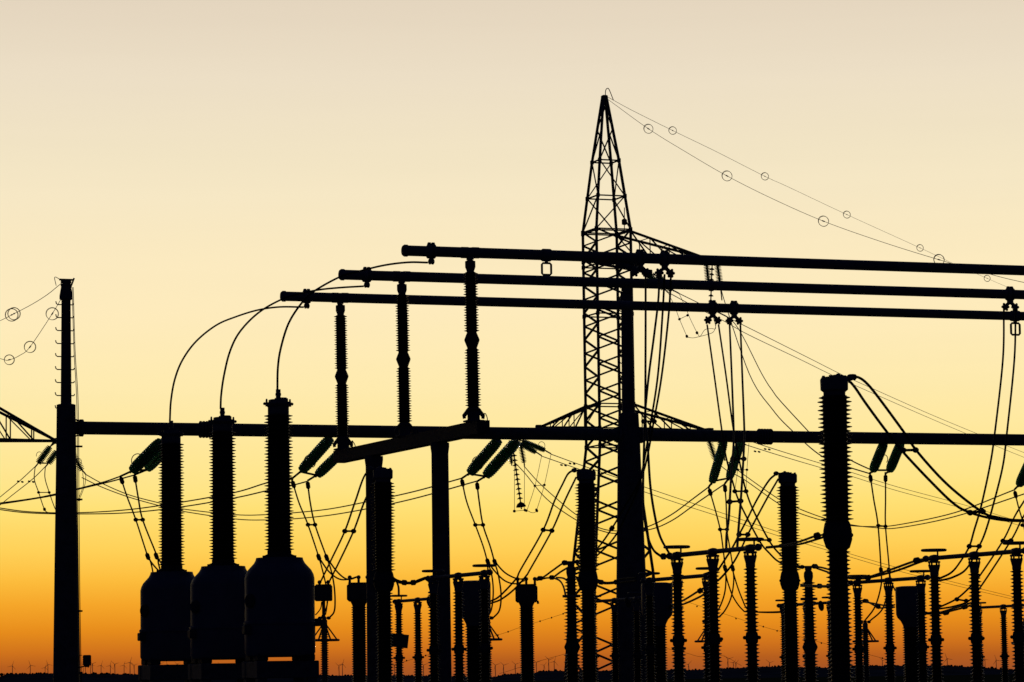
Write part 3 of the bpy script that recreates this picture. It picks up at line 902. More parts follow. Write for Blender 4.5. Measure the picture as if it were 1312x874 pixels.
VTH = 100.0
ph = pv(1166, 751, VTH); kh = ppm(ph)
def zh(py): return pv(1166, py, VTH).z
q = lambda a: a * kh
th = thing('current_transformer', 'wide tapered head current transformer at the right', 'current transformer', (ph.x, ph.y, 0), 'tapered head current transformers')
mb = MB(); mb.lathe((0, 0, 0), ZUP, [(q(9.8), zh(804)), (q(10.5), zh(801)), (q(13), zh(796)), (q(17.5), zh(791)), (q(18.8), zh(787)), (q(19.2), zh(755)), (q(18.6), zh(752)), (q(12), zh(751)), (q(.05), zh(750.8))], 32); mb.build('head', M_TANK, th)
mb = MB(); mb.lathe((0, 0, 0), ZUP, shed_profile(1.0, zh(803), q(9.3), q(11.6), q(3.1), False), 24); mb.build('insulator_column', M_PORC, th)
mb = MB(); mb.lathe((0, 0, 0), ZUP, [(q(13), 0), (q(10), .05), (q(10), .95), (q(12), .97), (q(12), 1.01)], 16); mb.build('pedestal', M_STEEL, th)
for px, py, l in ((841.5, 746.5, 'wide tapered head current transformer beside the thick gantry mast'), (607.5, 744, 'wide tapered head current transformer right of the column of the cross beam')):
    p = pv(px, py, VTH); dup(th, l, (p.x, p.y, 0), None, p.z / ph.z)

# slim posts with a round terminal head
VSL = 97.0
ps = pv(1035.5, 726, VSL); ks = ppm(ps)
def zs_(py): return pv(1036, py, VSL).z
q = lambda a: a * ks
sl = thing('support_insulator', 'slim post insulator with a round head between two breaker columns', 'insulator', (ps.x, ps.y, 0), 'slim posts with round heads', ANG)
mb = MB(); mb.lathe((0, 0, 0), ZUP, [(q(4), zs_(746)), (q(5), zs_(744)), (q(6), zs_(739)), (q(5.8), zs_(734)), (q(4), zs_(731)), (q(4.6), zs_(729)), (q(4.2), zs_(726)), (q(.04), zs_(725.5))], 16)
mb.bar((-q(8), 0, zs_(726.5)), (q(9), 0, zs_(726.5)), q(2.4), q(3)); mb.ball((q(8.5), 0, zs_(726)), q(3), 8, (1, 0, 0), 1.3); mb.ball((-q(8.5), 0, zs_(726.5)), q(2.8), 8, (1, 0, 0), 1.3)
mb.build('terminal_head', M_ALU, sl)
mb = MB(); mb.lathe((0, 0, 0), ZUP, shed_profile(zs_(822), zs_(745), q(6.0), q(10.2), q(4.1), True, q(5), q(8.6)), 20); mb.build('upper_unit', M_PORC, sl)
mb = MB(); mb.lathe((0, 0, 0), ZUP, [(q(6.5), zs_(837)), (q(9.8), zs_(830)), (q(9.8), zs_(828.5)), (q(6.5), zs_(821))], 18); mb.build('joint_flange', M_DARK, sl)
mb = MB(); mb.lathe((0, 0, 0), ZUP, shed_profile(1.0, zs_(837), q(6.6), q(10.6), q(4.1), True), 20); mb.build('lower_unit', M_PORC, sl)
mb = MB(); mb.lathe((0, 0, 0), ZUP, [(q(10), 0), (q(7.5), .05), (q(7.5), .95), (q(9), .97), (q(9), 1.01)], 14); mb.build('pedestal', M_STEEL, sl)
mb = MB(); mb.lathe((0, 0, 0), ZUP, [(q(6), zs_(769.5)), (q(11), zs_(769)), (q(11), zs_(766)), (q(6), zs_(765.5))], 20); mb.build('shield_plate', M_ALU, sl)
p = pv(731.5, 720, VSL); dup(sl, 'slim post insulator with a round head at the left foot of the lattice tower', (p.x, p.y, 0), None, p.z / ps.z)

# surge arresters with a hanging grading ring
VAR = 116.0
pr_ = pv(415.5, 792, VAR); kr_ = ppm(pr_)
def za(py): return pv(415, py, VAR).z
q = lambda a: a * kr_
ar = thing('surge_arrester', 'slim surge arrester with a hanging ring right of the tank transformers', 'surge arrester', (pr_.x, pr_.y, 0), 'surge arresters')
mb = MB(); mb.lathe((0, 0, 0), ZUP, shed_profile(1.0, za(803), q(3.6), q(5.6), q(2.9), False), 18); mb.build('housing', M_GREYP, ar)
mb = MB(); mb.lathe((0, 0, 0), ZUP, [(q(3.4), za(804)), (q(3.8), za(802)), (q(3.8), za(795)), (q(2.4), za(793)), (q(2.4), za(790))], 12)
for s in (-1, 1): mb.ball((s * q(5.5), 0, za(792)), q(2.3), 8, (1, 0, 0), 1.3)
mb.bar((-q(6), 0, za(792)), (q(6), 0, za(792)), q(1.6), q(1.6)); mb.build('terminal', M_ALU, ar)
mb = MB(); mb.torus((0, 0, za(820.3)), ZUP, q(18.2), q(1.5), 32, 8)
for k in range(4):
    a = k * math.pi / 2 + .5
    mb.bar((q(3) * math.cos(a), q(3) * math.sin(a), za(801)), (q(18) * math.cos(a), q(18) * math.sin(a), za(820)), q(1.8), q(1.3))
mb.build('grading_ring', M_ALU, ar)
mb = MB(); mb.lathe((0, 0, 0), ZUP, [(q(9), 0), (q(6), .05), (q(6), .95), (q(7), .97), (q(7), 1.01)], 14); mb.build('pedestal', M_STEEL, ar)
for px, py, l in ((624.5, 792, 'slim surge arrester with a hanging ring behind the middle tapered head'), (907, 796, 'slim surge arrester with a hanging ring right of the thick mast'),
                  (1108.5, 797, 'slim surge arrester with a hanging ring right of the thickest insulator column'), (1311, 800, 'slim surge arrester with a hanging ring cut by the right edge'),
                  ):
    p = pv(px, py, VAR); dup(ar, l, (p.x, p.y, 0), None, p.z / pr_.z)

# terminal box on a pole beside the transformers, equipment box on the left column
p = pv(414.5, 760, 103.0); k = ppm(p)
t = thing('terminal_box', 'dark terminal box on a thin pole beside the nearest tank transformer', 'terminal box', (p.x, p.y, 0))
o_ = Vector((p.x, p.y, 0)); q = lambda a: a * k
mb = MB(); mb.box(p, q(22), q(16), q(20.5), (1, 0, 0), .03); mb.box(p + ZUP * q(10.6), q(19), q(14), q(1.2), (1, 0, 0)); mb.build('cabinet', M_BOX, t, o_)
mb = MB(); mb.cyl(o_, p - ZUP * q(10), q(2.2), None, 10); mb.box(o_ + ZUP * .02, .35, .35, .04); mb.build('pole', M_STEEL, t, o_)
mb = MB()
for dx in (-5, 6):
    mb.cyl(p + X0 * q(dx) + ZUP * q(10), p + X0 * q(dx) + ZUP * q(13), q(1.6), None, 8); mb.ball(p + X0 * q(dx) + ZUP * q(14), q(2.7), 8)
mb.build('terminal_stud', M_ALU, t, o_)

p = pv(511.5, 821, u_v_at(479.5) - 0.2); k = ppm(p); q = lambda a: a * k
t = thing('equipment_box', 'tilted dark box held out low on the left column of the cross beam', 'equipment box', p)
mb = MB(); c, s_ = math.cos(.12), math.sin(.12)
ex = Vector((c, 0, -s_)); ez = Vector((s_, 0, c))
rg = []
for z in (-8.6, 8.6): rg.append([p + ex * x * k + Vector((0, y * k, 0)) + ez * z * k for x, y in ((-11, -8), (11.5, -8), (11.5, 8), (-11, 8))])
mb.ring_strip(rg); mb.build('housing', M_BOX, t, p)
mb = MB()
for z in (-7, 6): mb.bar(p - ex * q(10.8) + ez * q(z), p - X0 * q(26) + ez * q(z), q(5), q(3))
mb.build('bracket', M_DARK, t, p)

# ------------------------------------------------------------------ glass insulator strings
def glass_string(name, label, axes, yoke=(), ring=None, group=None, m=None):
    """axes: (x0,y0,v0,x1,y1,v1,width_px); yoke: photo-point polylines of the fittings; ring: (x,y,v,r_px)"""
    a0 = axes[0]; P0 = pv(a0[0], a0[1], a0[2])
    t = thing(name, label, 'insulator string', P0, group)
    for (x0, y0, v0, x1, y1, v1, w) in axes:
        a, b = pv(x0, y0, v0), pv(x1, y1, v1); L = (b - a).length; r = w / 2 * 1.1 * ppm(a)
        n = max(5, round(L / .088)); p = L / n; mb = MB()
        pr = [(.03, 0)]
        for i in range(n):
            z = i * p; f = 1.0 - .28 * abs(2 * (i + .5) / n - 1) ** 6
            pr += [(.045, z + p * .04), (r * .5 * f, z + p * .3), (r * .72 * f, z + p * .42), (r * f, z + p * .66), (r * .97 * f, z + p * .8), (r * .6 * f, z + p * .84), (r * .45, z + p * .95)]
        pr.append((.03, L))
        mb.lathe(a, b - a, pr, 22); mb.build('glass_discs', m or M_GLASS, t, P0)
        mb = MB(); d = (b - a).normalized(); mb.cyl(a - d * .25, b + d * .12, .035, None, 8); mb.build('string_core', M_DARK, t, P0)
    for pts in yoke:
        mb = MB(); v = pts[0]; mb.tube([pv(x, y, v) for x, y in pts[1:]], .04, 6); mb.build('yoke', M_DARK, t, P0)
    if ring:
        mb = MB(); c = pv(ring[0], ring[1], ring[2]); R_ = ring[3] * ppm(c)
        s = Vector((1, 0, 0)); up_ = Vector((0, 0, 1)); seg = []
        for k in range(21):
            a = math.radians(-60 + k * 13); seg.append(c + s * R_ * math.cos(a) + up_ * R_ * math.sin(a) + V * .1 * math.cos(a))
        mb.tube(seg, .016, 5); mb.build('arcing_horn', M_DARK, t, P0)
    return t
gs = 'glass insulator strings on the gantry beam'
VS = VG - .1; VE = VG + 1.0
glass_string('insulator_string', 'pair of green glass strings above the farthest left transformer', [(207, 565, VS, 169.5, 603, VE, 14.5), (220, 568, VS + .4, 189, 600.5, VE + .4, 13)],
             [(VE, (169, 603.5), (188, 602)), (VE, (169, 603.5), (154, 610.5)), (VE, (188, 602), (172, 608.5)), (VS, (207, 563), (213, 556))], (176.5, 590.5, VG + .8, 9), gs)
glass_string('insulator_string', 'pair of green glass strings right of the nearest transformer', [(424.5, 560.5, VS, 386.5, 603, VE, 14), (446, 571, VS + .4, 407, 608.5, VE + .4, 13)],
             [(VE, (385, 604.5), (408, 609.5)), (VE, (386, 603.5), (374.5, 613)), (VE, (407, 608), (394, 616)), (VE, (374.5, 613), (374, 620))], (397, 591.5, VG + .8, 8.5), gs)
glass_string('insulator_string', 'pair of green glass strings right of the cross beam', [(640, 562.5, VS, 602, 606, VE, 14), (663.5, 564, VS + .3, 622.5, 609.5, VE + .3, 14.5)],
             [(VE, (600, 607), (623, 610.5)), (VE, (602, 606), (591, 613.5)), (VE, (622.5, 610), (611, 617))], (612, 593.5, VG + .8, 8.5), gs)
glass_string('insulator_string', 'pair of green glass strings hanging steeply right of the thick mast', [(928, 565, VS, 912.5, 617.5, VE, 11.5), (949.5, 565, VS + .3, 934.5, 612, VE + .3, 11.5)],
             [(VE, (912, 617), (934.5, 612.5)), (VE, (912.5, 618), (908, 624)), (VE, (934.5, 612), (928.5, 620)), (VE, (908, 624), (910, 632))], None, gs)
glass_string('insulator_string', 'pair of green glass strings right of the thickest insulator column', [(1133, 567, VS, 1118.6, 602.5, VE, 12), (1154.5, 567, VS + .3, 1140, 602.5, VE + .3, 12)],
             [(VE, (1118, 602.5), (1140, 602.5)), (VE, (1118, 603), (1114.5, 607)), (VE, (1140, 603), (1134.5, 607)), (VE, (1114.5, 605), (1115, 613)), (VE, (1134.5, 605), (1134.5, 612))], (1134, 588, VG + .8, 5), gs)
glass_string('insulator_string', 'pair of green glass strings cut by the right edge', [(1321, 588, VS, 1306, 621, VE, 12), (1340, 588, VS + .3, 1327, 622, VE + .3, 12)],
             [(VE, (1306, 621), (1327, 622)), (VE, (1306, 621), (1300, 627))], None, gs)
gt = 'glass insulator strings on the lattice towers'
glass_string('insulator_string', 'two short green strings left of the left gantry mast', [(64.5, 572, VT, 49, 593.5, VT, 9), (73, 578, VT, 62, 593.5, VT, 9)],
             [(VT, (64.5, 572), (73, 566)), (VT, (49, 593.5), (62.5, 593.5)), (VT, (49, 593.5), (45, 598.5)), (VT, (62, 593.5), (58, 598.5))], (50.5, 583.5, VT, 4.5), gt)
glass_string('insulator_string', 'short green string peeking out right of the left gantry mast', [(91, 578, VT, 105, 602.5, VT, 9)], [(VT, (91, 578), (73, 566)), (VT, (105, 602), (110, 608))], (101, 591.5, VT, 4), gt)
glass_string('insulator_string', 'two dark strings hanging from the upper tower arm between the busbars', [(905, 335, VT, 908.3, 367, VT, 8.5), (918.6, 335, VT, 923, 367, VT, 8.5)], [(VT, (904, 333), (919, 333)), (VT, (923, 367), (925, 385))], None, gt)
glass_string('insulator_string', 'two slanting green strings behind the upper two busbars', [(828, 350.5, VT - 5, 850, 369.5, VT - 5, 9), (841, 353.5, VT - 5, 861.5, 371.5, VT - 5, 9.5)], [(VT - 5, (828, 350), (841, 353)), (VT - 5, (850, 369), (856, 375)), (VT - 5, (861.5, 371.5), (870, 376))], None, gt)
glass_string('insulator_string', 'two green strings slanting right from the left lower tower arm', [(669, 565, VT, 698, 577, VT, 7), (666, 568.5, VT, 686.5, 579.5, VT, 7)], [(VT, (690, 548), (669, 565)), (VT, (698, 577), (706, 581.5)), (VT, (686.5, 579), (694, 584))], (694, 571, VT, 5), gt)
glass_string('insulator_string', 'two steep dark strings beside the spaced disc string', [(667, 570, VT, 671.5, 593, VT, 7.6), (653, 570, VT, 655.5, 594, VT, 7)], [(VT, (653, 569), (667, 569)), (VT, (671.5, 593), (672, 598))], None, gt)
glass_string('insulator_string', 'two steep dark strings under the right lower tower arm', [(907, 560, VT, 916.5, 589, VT, 8.5), (921, 562, VT, 928, 588, VT, 8)], [(VT, (907, 559), (921, 561))], None, gt)
glass_string('insulator_string', 'two far strings behind the steep gantry strings', [(921, 556, VT, 944, 566, VT, 7), (926, 556, VT, 952, 563, VT, 7)], [(VT, (944, 566), (956, 570)), (VT, (952, 563), (963, 566))], None, gt)

def spaced_string(label, x0, y0, x1, y1, n, w):
    a, b = pv(x0, y0, VT), pv(x1, y1, VT); d = (b - a).normalized(); L = (b - a).length; k = ppm(a)
    t = thing('suspension_string', label, 'insulator string', a)
    mb = MB()
    for i in range(n):
        c = a + d * L * (i + .5) / n
        mb.lathe(c, d, [(.04, -.09), (.07, -.06), (w / 2 * k, .0), (w / 2 * k, .025), (.05, .03), (.035, .08)], 16)
    mb.build('discs', M_PORC, t, a)
    mb = MB(); mb.cyl(a - d * .3, b + d * .2, .04, None, 6); mb.build('string_core', M_DARK, t, a)
    mb = MB(); mb.lathe(b, d, [(.05, -.2), (.2, -.12), (.28, .02), (.28, .08), (.1, .1)], 14); mb.build('end_cap', M_DARK, t, a)
    return t
spaced_string('string of widely spaced discs hanging beside the slanting glass strings', 657.5, 575, 667.5, 648, 12, 7.6)
spaced_string('string of widely spaced discs hanging from the upper tower arm', 912.6, 335, 910.3, 396, 9, 6.5)

# ------------------------------------------------------------------ conductors
gd = 'twin droppers hanging from the glass strings'
def dropper(label, A, B, spacers, clamps, extra=()):
    clamps = list(clamps)
    for L_ in (A, B):
        dx, dy = L_[1][0] - L_[0][0], L_[1][1] - L_[0][1]; n_ = math.hypot(dx, dy)
        clamps.append((L_[0][0] + dx / n_ * 5, L_[0][1] + dy / n_ * 5, dx / n_ * 5, dy / n_ * 5, VE + .1))
    twin('twin_dropper', label, A, B, VE, VAR, R_CAB, [s + (VE + .8,) for s in spacers], [c if len(c) > 4 else c + (VAR - .5,) for c in clamps], extra, gd, 'cable', VAR)
dropper('twin dropper left of the farthest left transformer', [(154.5, 611), (163, 637), (174, 666), (188.5, 710.5), (192.3, 718), (195.7, 732), (198, 750)], [(172.5, 609), (177, 637), (182.8, 666), (200.5, 711), (203, 722), (205.5, 733), (207, 750)],
        [(174, 666, 182.8, 666)], [(189.3, 713, 1.6, 4.5), (200.3, 712.5, 1.6, 4.5)], [[(189.5, 714), (195, 722), (203, 731), (212, 738)], [(201, 713), (207, 722), (214, 731)]])
dropper('twin dropper right of the nearest transformer', [(374.5, 616), (383, 644), (394.6, 672.4), (408.5, 714), (413, 730), (416.6, 745), (419.4, 759), (418.7, 777), (412, 791)], [(394, 617), (397.5, 644), (403.6, 672.4), (418, 713), (424, 730), (428, 750), (429.3, 770), (428, 784), (422, 791.5)],
        [(394.6, 672.4, 403.6, 672.4)], [(408.4, 714, 1.6, 4.5), (418.5, 714.5, 1.6, 4.5)], [[(409, 715), (421, 732), (433.5, 741.5), (445, 742.6), (457.5, 739)], [(419, 715), (431, 731.5), (441.5, 740.8), (450, 742), (460, 738)]])
dropper('twin dropper in front of the middle tapered head', [(591.5, 614), (598, 643), (609, 672.6), (619, 700), (624.7, 720), (629.8, 735.5), (632, 757.7), (629.8, 780), (624, 792)], [(611, 618), (614, 643), (618.8, 672.6), (628, 700), (633.6, 720), (638.7, 737.7), (642, 762), (639.8, 782), (631, 792.5)],
        [(609, 672.6, 618.8, 672.6)], [(625, 720, 1.6, 4.5), (634, 720.5, 1.6, 4.5)], [[(626, 721), (634, 732), (646.5, 744), (660, 748), (672, 744)], [(635, 721), (646, 733), (658, 740), (668, 742), (674, 740)]])
dropper('twin dropper under the steep glass strings right of the mast', [(908.5, 626), (916.7, 654.4), (922.8, 678.4), (925.3, 694), (929, 726), (930, 745), (927.7, 763), (920, 782), (909, 794)], [(928.6, 621), (930.4, 646), (931.4, 678.4), (935, 701.6), (938.7, 726), (940, 745.7), (936, 767.7), (926, 786), (912, 796)],
        [(922.6, 678.4, 931.4, 678.4)], [(929, 728, 1.2, 4.5), (938.7, 728, 1.2, 4.5)], [[(929, 732), (933, 748), (940, 766), (951, 781), (960, 784), (1001, 783.6), (1012, 777)], [(939, 732), (945, 752), (951, 767.7), (957, 780), (967, 784), (1000, 784.5), (1012, 780)]])
dropper('twin dropper right of the thickest insulator column', [(1114.8, 608), (1119.5, 640), (1125, 673.5), (1128.8, 729.8), (1128.8, 750.6), (1121, 777.5), (1107.5, 796)], [(1134.6, 608), (1134.6, 640), (1134.6, 674.7), (1139.4, 731), (1138, 752), (1130.8, 780), (1113, 797)],
        [(1125.3, 673.5, 1134.5, 674.5)], [(1128.8, 731, .6, 4.5), (1139, 731.5, .8, 4.5)], [[(1139.5, 733), (1142, 745), (1147, 757)]])
dropper('twin dropper at the right edge under the cut glass strings', [(1300, 629), (1305, 650), (1312, 675), (1320, 720), (1318, 770), (1311, 798)], [(1321, 630), (1324, 650), (1328, 680), (1333, 720), (1328, 770), (1315, 799)], [(1310, 673, 1320, 673)], [(1319, 720, .8, 4.5)])

bk_ = 'twin leads from breaker tops'
twin('twin_lead', 'twin lead falling left from the breaker beside the cross beam column', [(481, 604), (468, 608), (455, 643), (441.8, 680.6), (425, 716), (410.5, 746)], [(484, 607), (474, 628), (466, 645), (453, 680.6), (436, 717), (421, 747)], VK, 103, R_CAB, [(441.8, 680.6, 453, 680.6, 97)], (), (), bk_)
twin('twin_lead', 'twin lead falling left from the breaker at the lattice tower', [(736, 602), (728, 607), (721, 620), (710.4, 642), (696, 679), (667, 730), (661, 742), (640, 764), (627, 771)], [(738, 612), (723.5, 642), (707, 680), (679, 730), (674, 738), (659, 755), (642, 768), (629, 773)], VK, VBX - 1, R_CAB, [(696, 679, 707, 680, 96)], (), (), bk_)
twin('twin_lead', 'twin lead falling left from the breaker left of the thickest column', [(995, 607), (985, 616), (970, 640), (958, 664), (947, 685), (937.6, 703), (919.8, 731)], [(997, 614), (982, 640), (958, 685), (951, 700), (939, 722), (922.5, 741.6), (912, 748)], VK, VB - 1, R_CAB, [(947, 685, 958, 685, 88)], (), (), bk_)
twin('twin_lead', 'thick twin lead curving right from the thickest column', [(1085, 485), (1095, 496), (1110.8, 519), (1137, 554.4), (1158.6, 581), (1194, 618.6), (1221.6, 645), (1241.7, 656.4), (1274.5, 665), (1312, 667.7), (1380, 664)], [(1088, 483), (1099.5, 483.5), (1110.8, 491.5), (1126, 510), (1158.6, 554.4), (1176, 579.6), (1214, 621), (1256.9, 655), (1277, 662.7), (1312, 666.5), (1380, 660)], 60, 60, .027,
     [(1157.4, 577, 1173, 576.6, 60), (1243, 657, 1259, 655.4, 60)], [(1093.5, 483.2, 4, .3, 60)], (), None, 'cable', None, .06)

tb_ = 'twin droppers clamped to the busbar tubes'
twin('twin_dropper', 'twin dropper from the topmost tube passing behind the mast', [(827.2, 349), (827.2, 420), (827, 480), (827, 538), (829.5, 563), (833, 620), (838.8, 660), (846, 688), (858, 710)], [(843.8, 349), (843.8, 380), (838, 430), (831.4, 480), (826.5, 530), (825.5, 560), (824, 640), (829, 683), (836.8, 704), (847, 713)], V1, VA + 2, R_CAB, (), [(850, 713, 3.6, -.2, VA + 2)], (), tb_)
twin('twin_dropper', 'twin dropper from the topmost tube swinging left behind the mast', [(859.8, 349), (857, 400), (848, 480), (837.6, 540), (824, 606), (800, 650), (784, 677), (767, 701), (745, 724), (728, 730)], [(851.5, 352), (849, 400), (843, 480), (833, 545), (819, 620), (800, 665), (786, 690), (767, 710), (745, 727), (729, 733)], V1, VSL, R_CAB, [(825, 540, 838, 540, 89.5)], [(784, 677, 2, -3, 94)], (), tb_)
twin('twin_dropper', 'left twin dropper from the lowest tube right of the mast', [(906, 416), (915, 480), (924.5, 549), (930.4, 586), (939, 618.4), (948.4, 645.8), (972.4, 692), (985, 708), (1000, 721), (1026, 728)], [(920.6, 416), (930, 480), (939.4, 549), (948.4, 596), (955.3, 627), (964.7, 652.7), (985, 692), (999, 710), (1012, 720), (1028, 727)], V3, VSL, R_CAB, [(941.5, 629.5, 955.8, 629.5, 99), (972.4, 692, 985.6, 692, 98)], (), (), tb_)
twin('twin_dropper', 'right twin dropper from the lowest tube right of the mast', [(934.8, 416), (937.5, 480), (940, 549), (939.8, 570), (936.4, 616.7), (933.8, 663), (931, 685), (930.4, 704)], [(948.6, 416), (951, 480), (953.6, 549), (953.4, 570), (950, 628.7), (945.8, 683.6), (944.5, 704)], V3, VA + .5, R_CAB, [(939, 588, 953, 588, 90), (934.8, 643, 948.6, 642, 80)], (), (), tb_)
twin('twin_dropper', 'twin dropper from the middle tube near the right edge', [(1286.2, 394), (1285, 460), (1274.5, 555.7), (1268, 598.5), (1257, 649), (1248, 680), (1242, 700), (1231, 718.8), (1219, 733.5), (1202, 742)], [(1301.2, 394), (1299.7, 460), (1290, 555.7), (1284.6, 598.5), (1272, 649), (1263, 680), (1254.5, 700), (1238.5, 728.6), (1221, 739.6), (1204, 744)], V2, VB, R_CAB, [(1242, 700, 1254.5, 700, 87)], (), (), tb_)
twin('twin_lead', 'twin lead dropping in from beyond the right edge', [(1345, 590), (1320, 630), (1301, 660), (1285, 693), (1253, 741), (1241, 754), (1225, 767.7), (1202, 778.8)], [(1355, 592), (1330, 632), (1309.5, 665), (1295, 693), (1255.7, 753), (1241, 770), (1222, 777), (1202, 780.4)], VK, VTH, R_CAB, [(1285, 693, 1295.3, 692.6, 94), (1226, 768, 1238, 770, 98)])

# low links between apparatus
lk = 'low twin links between apparatus'
twin('twin_link', 'low twin link right of the left cross beam column', [(503, 739.5), (507.7, 743), (517.7, 746), (528.8, 746), (537, 743), (545, 740)], [(504, 742), (510, 746), (518, 747.5), (530, 747.2), (545, 741.5)], VK, VB + 2, R_CAB, (), [(518, 746.5, 4, .4, 89), (529.5, 746.5, 4, -.3, 88)], [[(507.7, 744), (510.5, 752), (511, 763)]], lk)
twin('twin_link', 'low twin link right of the boxed current transformer at the tower foot', [(686, 741), (695, 740), (708, 731), (721, 722), (729, 720)], [(688, 743.5), (700, 740.7), (708, 740), (718, 733), (728, 727)], VBX, VSL, R_CAB, (), [(692, 741, 4, 0, 103), (707, 740, 3.5, 0, 101), (724, 721.4, 4, -.6, 98)], [[(709, 740.5), (717, 744), (722, 752), (725, 765)], [(713, 740), (722, 741), (729, 746)]], lk)
twin('twin_link', 'low twin link behind the thick mast foot and lattice', [(739, 723), (752, 733), (770, 745), (785, 746), (796, 742), (815, 740)], [(739, 727), (752, 738), (770, 747), (786, 747.5), (798, 746), (815, 744)], VSL, VB + 4, R_CAB, (), [(770, 746, 3.6, .5, 95), (790, 745.8, 4, -.4, 93)], (), lk)
twin('twin_link', 'low twin link sagging left of the large disconnector middle post', [(858, 777), (876, 769), (896, 756.7), (905, 752)], [(858, 779), (876, 774), (898, 764), (906, 757)], VTH, VB, R_CAB, (), [(897, 757, 3, -2, VB)], (), lk)
twin('twin_link', 'low twin link rising to the bulge of the thickest column', [(982, 701), (1005, 698.5), (1024.4, 694), (1046, 686.5), (1058, 685.5)], [(982, 702), (1005, 700), (1026, 697), (1048, 690.5), (1058, 687.5)], VA - 1.5, 60, .0235, (), [(1047, 687, 4.2, -1.2, 61)], (), lk)
twin('twin_link', 'low twin link running right from the slim round headed post', [(1043, 725.5), (1056, 728), (1075, 734), (1090, 739.5), (1100, 740), (1111.7, 739.6), (1138, 731), (1172.5, 718.8), (1184, 716.5)], [(1043, 727), (1056, 731.5), (1075, 738), (1090, 741.3), (1100, 741.4), (1113.7, 740.4), (1148, 731.5), (1177, 720.8), (1186, 718)], VSL, VA + 1.8, R_CAB, (), [(1044, 725.6, 4, .2, VSL), (1100, 740.4, 4, .3, 85), (1112, 740, 4, -.4, 84), (1174.6, 718.2, 4.4, -.8, VA + 2)], (), lk)
twin('twin_link', 'short low twin link left of the thickest column foot', [(1026, 749), (1040, 750), (1050, 750.6), (1061, 750.6), (1072, 749)], [(1026, 751), (1040, 751.8), (1050, 752), (1061, 752), (1072, 751)], VSL, VB, R_CAB, (), [(1050, 751, 3.6, .1, 92), (1062, 751, 3.6, -.1, 89)], (), lk)
twin('twin_link', 'short low twin link left of the right tapered head', [(1098, 770), (1108.8, 770), (1123.5, 777.5), (1131, 779), (1146, 775)], [(1098, 772.5), (1110, 771.8), (1131, 775.4), (1146, 778)], VAR - 7, VTH, R_CAB, (), [(1109, 770, 3.8, .4, 107), (1125, 777.4, 3, .8, 103)], (), lk)
twin('twin_link', 'low twin link right of the right tapered head', [(1184, 786.5), (1203, 786.5), (1222, 782), (1238.5, 777.5), (1252, 772)], [(1184, 785), (1202, 785), (1220, 780), (1234, 776), (1250, 770)], VTH, VB + 3, R_CAB, (), [(1212, 785.3, 4, -.8, 97), (1236, 777.6, 4, -1, 92)], (), lk)
twin('twin_link', 'thin looping lead under the terminal box', [(412, 771), (411, 779), (407, 785), (404, 788)], [(419, 771), (418.6, 780), (417, 788)], 103, 103, .02, (), (), (), None)

# spans of the gantry lines and of the far line
sp = 'thin twin spans behind the yard'
RS = .025
twin('twin_span', 'thin twin span running left from the leftmost glass strings', [(154, 610.5), (128, 619), (71, 633), (30, 640.5), (-60, 652)], [(172, 608.8), (140, 617.5), (100, 627), (71, 634.5), (0, 646), (-60, 653)], VE, VT - 30, RS, (), (), (), sp)
twin('twin_span', 'thin twin span running left from the strings beside the nearest transformer', [(374, 612), (341, 619), (301, 631), (233, 643.4), (165, 653), (100, 657), (41, 656), (0, 651), (-60, 641)], [(393, 617), (374, 622), (341, 629), (301, 638), (233, 649.5), (165, 657), (100, 658.6), (41, 657.5), (0, 653), (-60, 643)], VE, VT - 30, RS, (), (), (), sp)
twin('twin_span', 'thin twin span sagging behind the tank transformers to the strings right of the cross beam', [(110, 608), (130, 619), (165, 634), (206, 645), (233, 652), (301, 659.5), (341, 659.5), (374, 657.3), (420, 652.5), (470, 643), (530, 630), (591, 613)], [(105, 612), (130, 624), (165, 637), (206, 648.5), (233, 655), (301, 665), (341, 666.3), (374, 665), (420, 660.5), (470, 652), (530, 639), (611, 616.5)], VT, VE, RS, (), (), (), sp)
twin('twin_span', 'thin twin span sagging behind the lattice tower to the steep glass strings', [(659, 592), (673, 607), (700, 639), (737.6, 666), (767, 679), (793, 683.5), (830, 674.8), (860, 659.6), (888, 639), (908, 624)], [(672, 598), (690, 618), (712, 638), (737.6, 659), (767, 676), (793, 680.5), (830, 679), (860, 667.5), (895, 643), (928, 620.5)], VT, VE, RS, (), (), (), sp)
twin('twin_span', 'thin twin span sagging low behind the thickest column', [(915, 588), (930, 602), (952.7, 614), (997, 645), (1024, 657.5), (1058, 668), (1090, 673.6), (1120, 674.6), (1150, 672.6), (1223, 657), (1300, 627.5)], [(928, 588), (940, 598), (952.7, 608), (997, 639), (1024, 652), (1058, 664.5), (1090, 672.3), (1120, 676), (1150, 676.5), (1223, 662), (1321, 630)], VT, VE, RS, (), (), (), sp)
twin('twin_span', 'thin twin span falling from the upper tower arm behind the thickest column', [(924, 367), (928, 385), (960, 479), (990, 525), (1015, 552), (1049, 582), (1080, 596), (1114.5, 607)], [(912, 396), (941.7, 415), (976, 479), (990, 501), (1000, 514), (1035, 552), (1049, 566), (1090.6, 590), (1118, 603)], VT, VE, RS, (), (), (), sp)
def damp(pts, v):                       # little vibration dampers: pairs of weights under a wire
    return [(x + dx, y + 2.2 + dx * .12, 1.6, .5, v) for x, y in pts for dx in (-2.6, 2.6)]
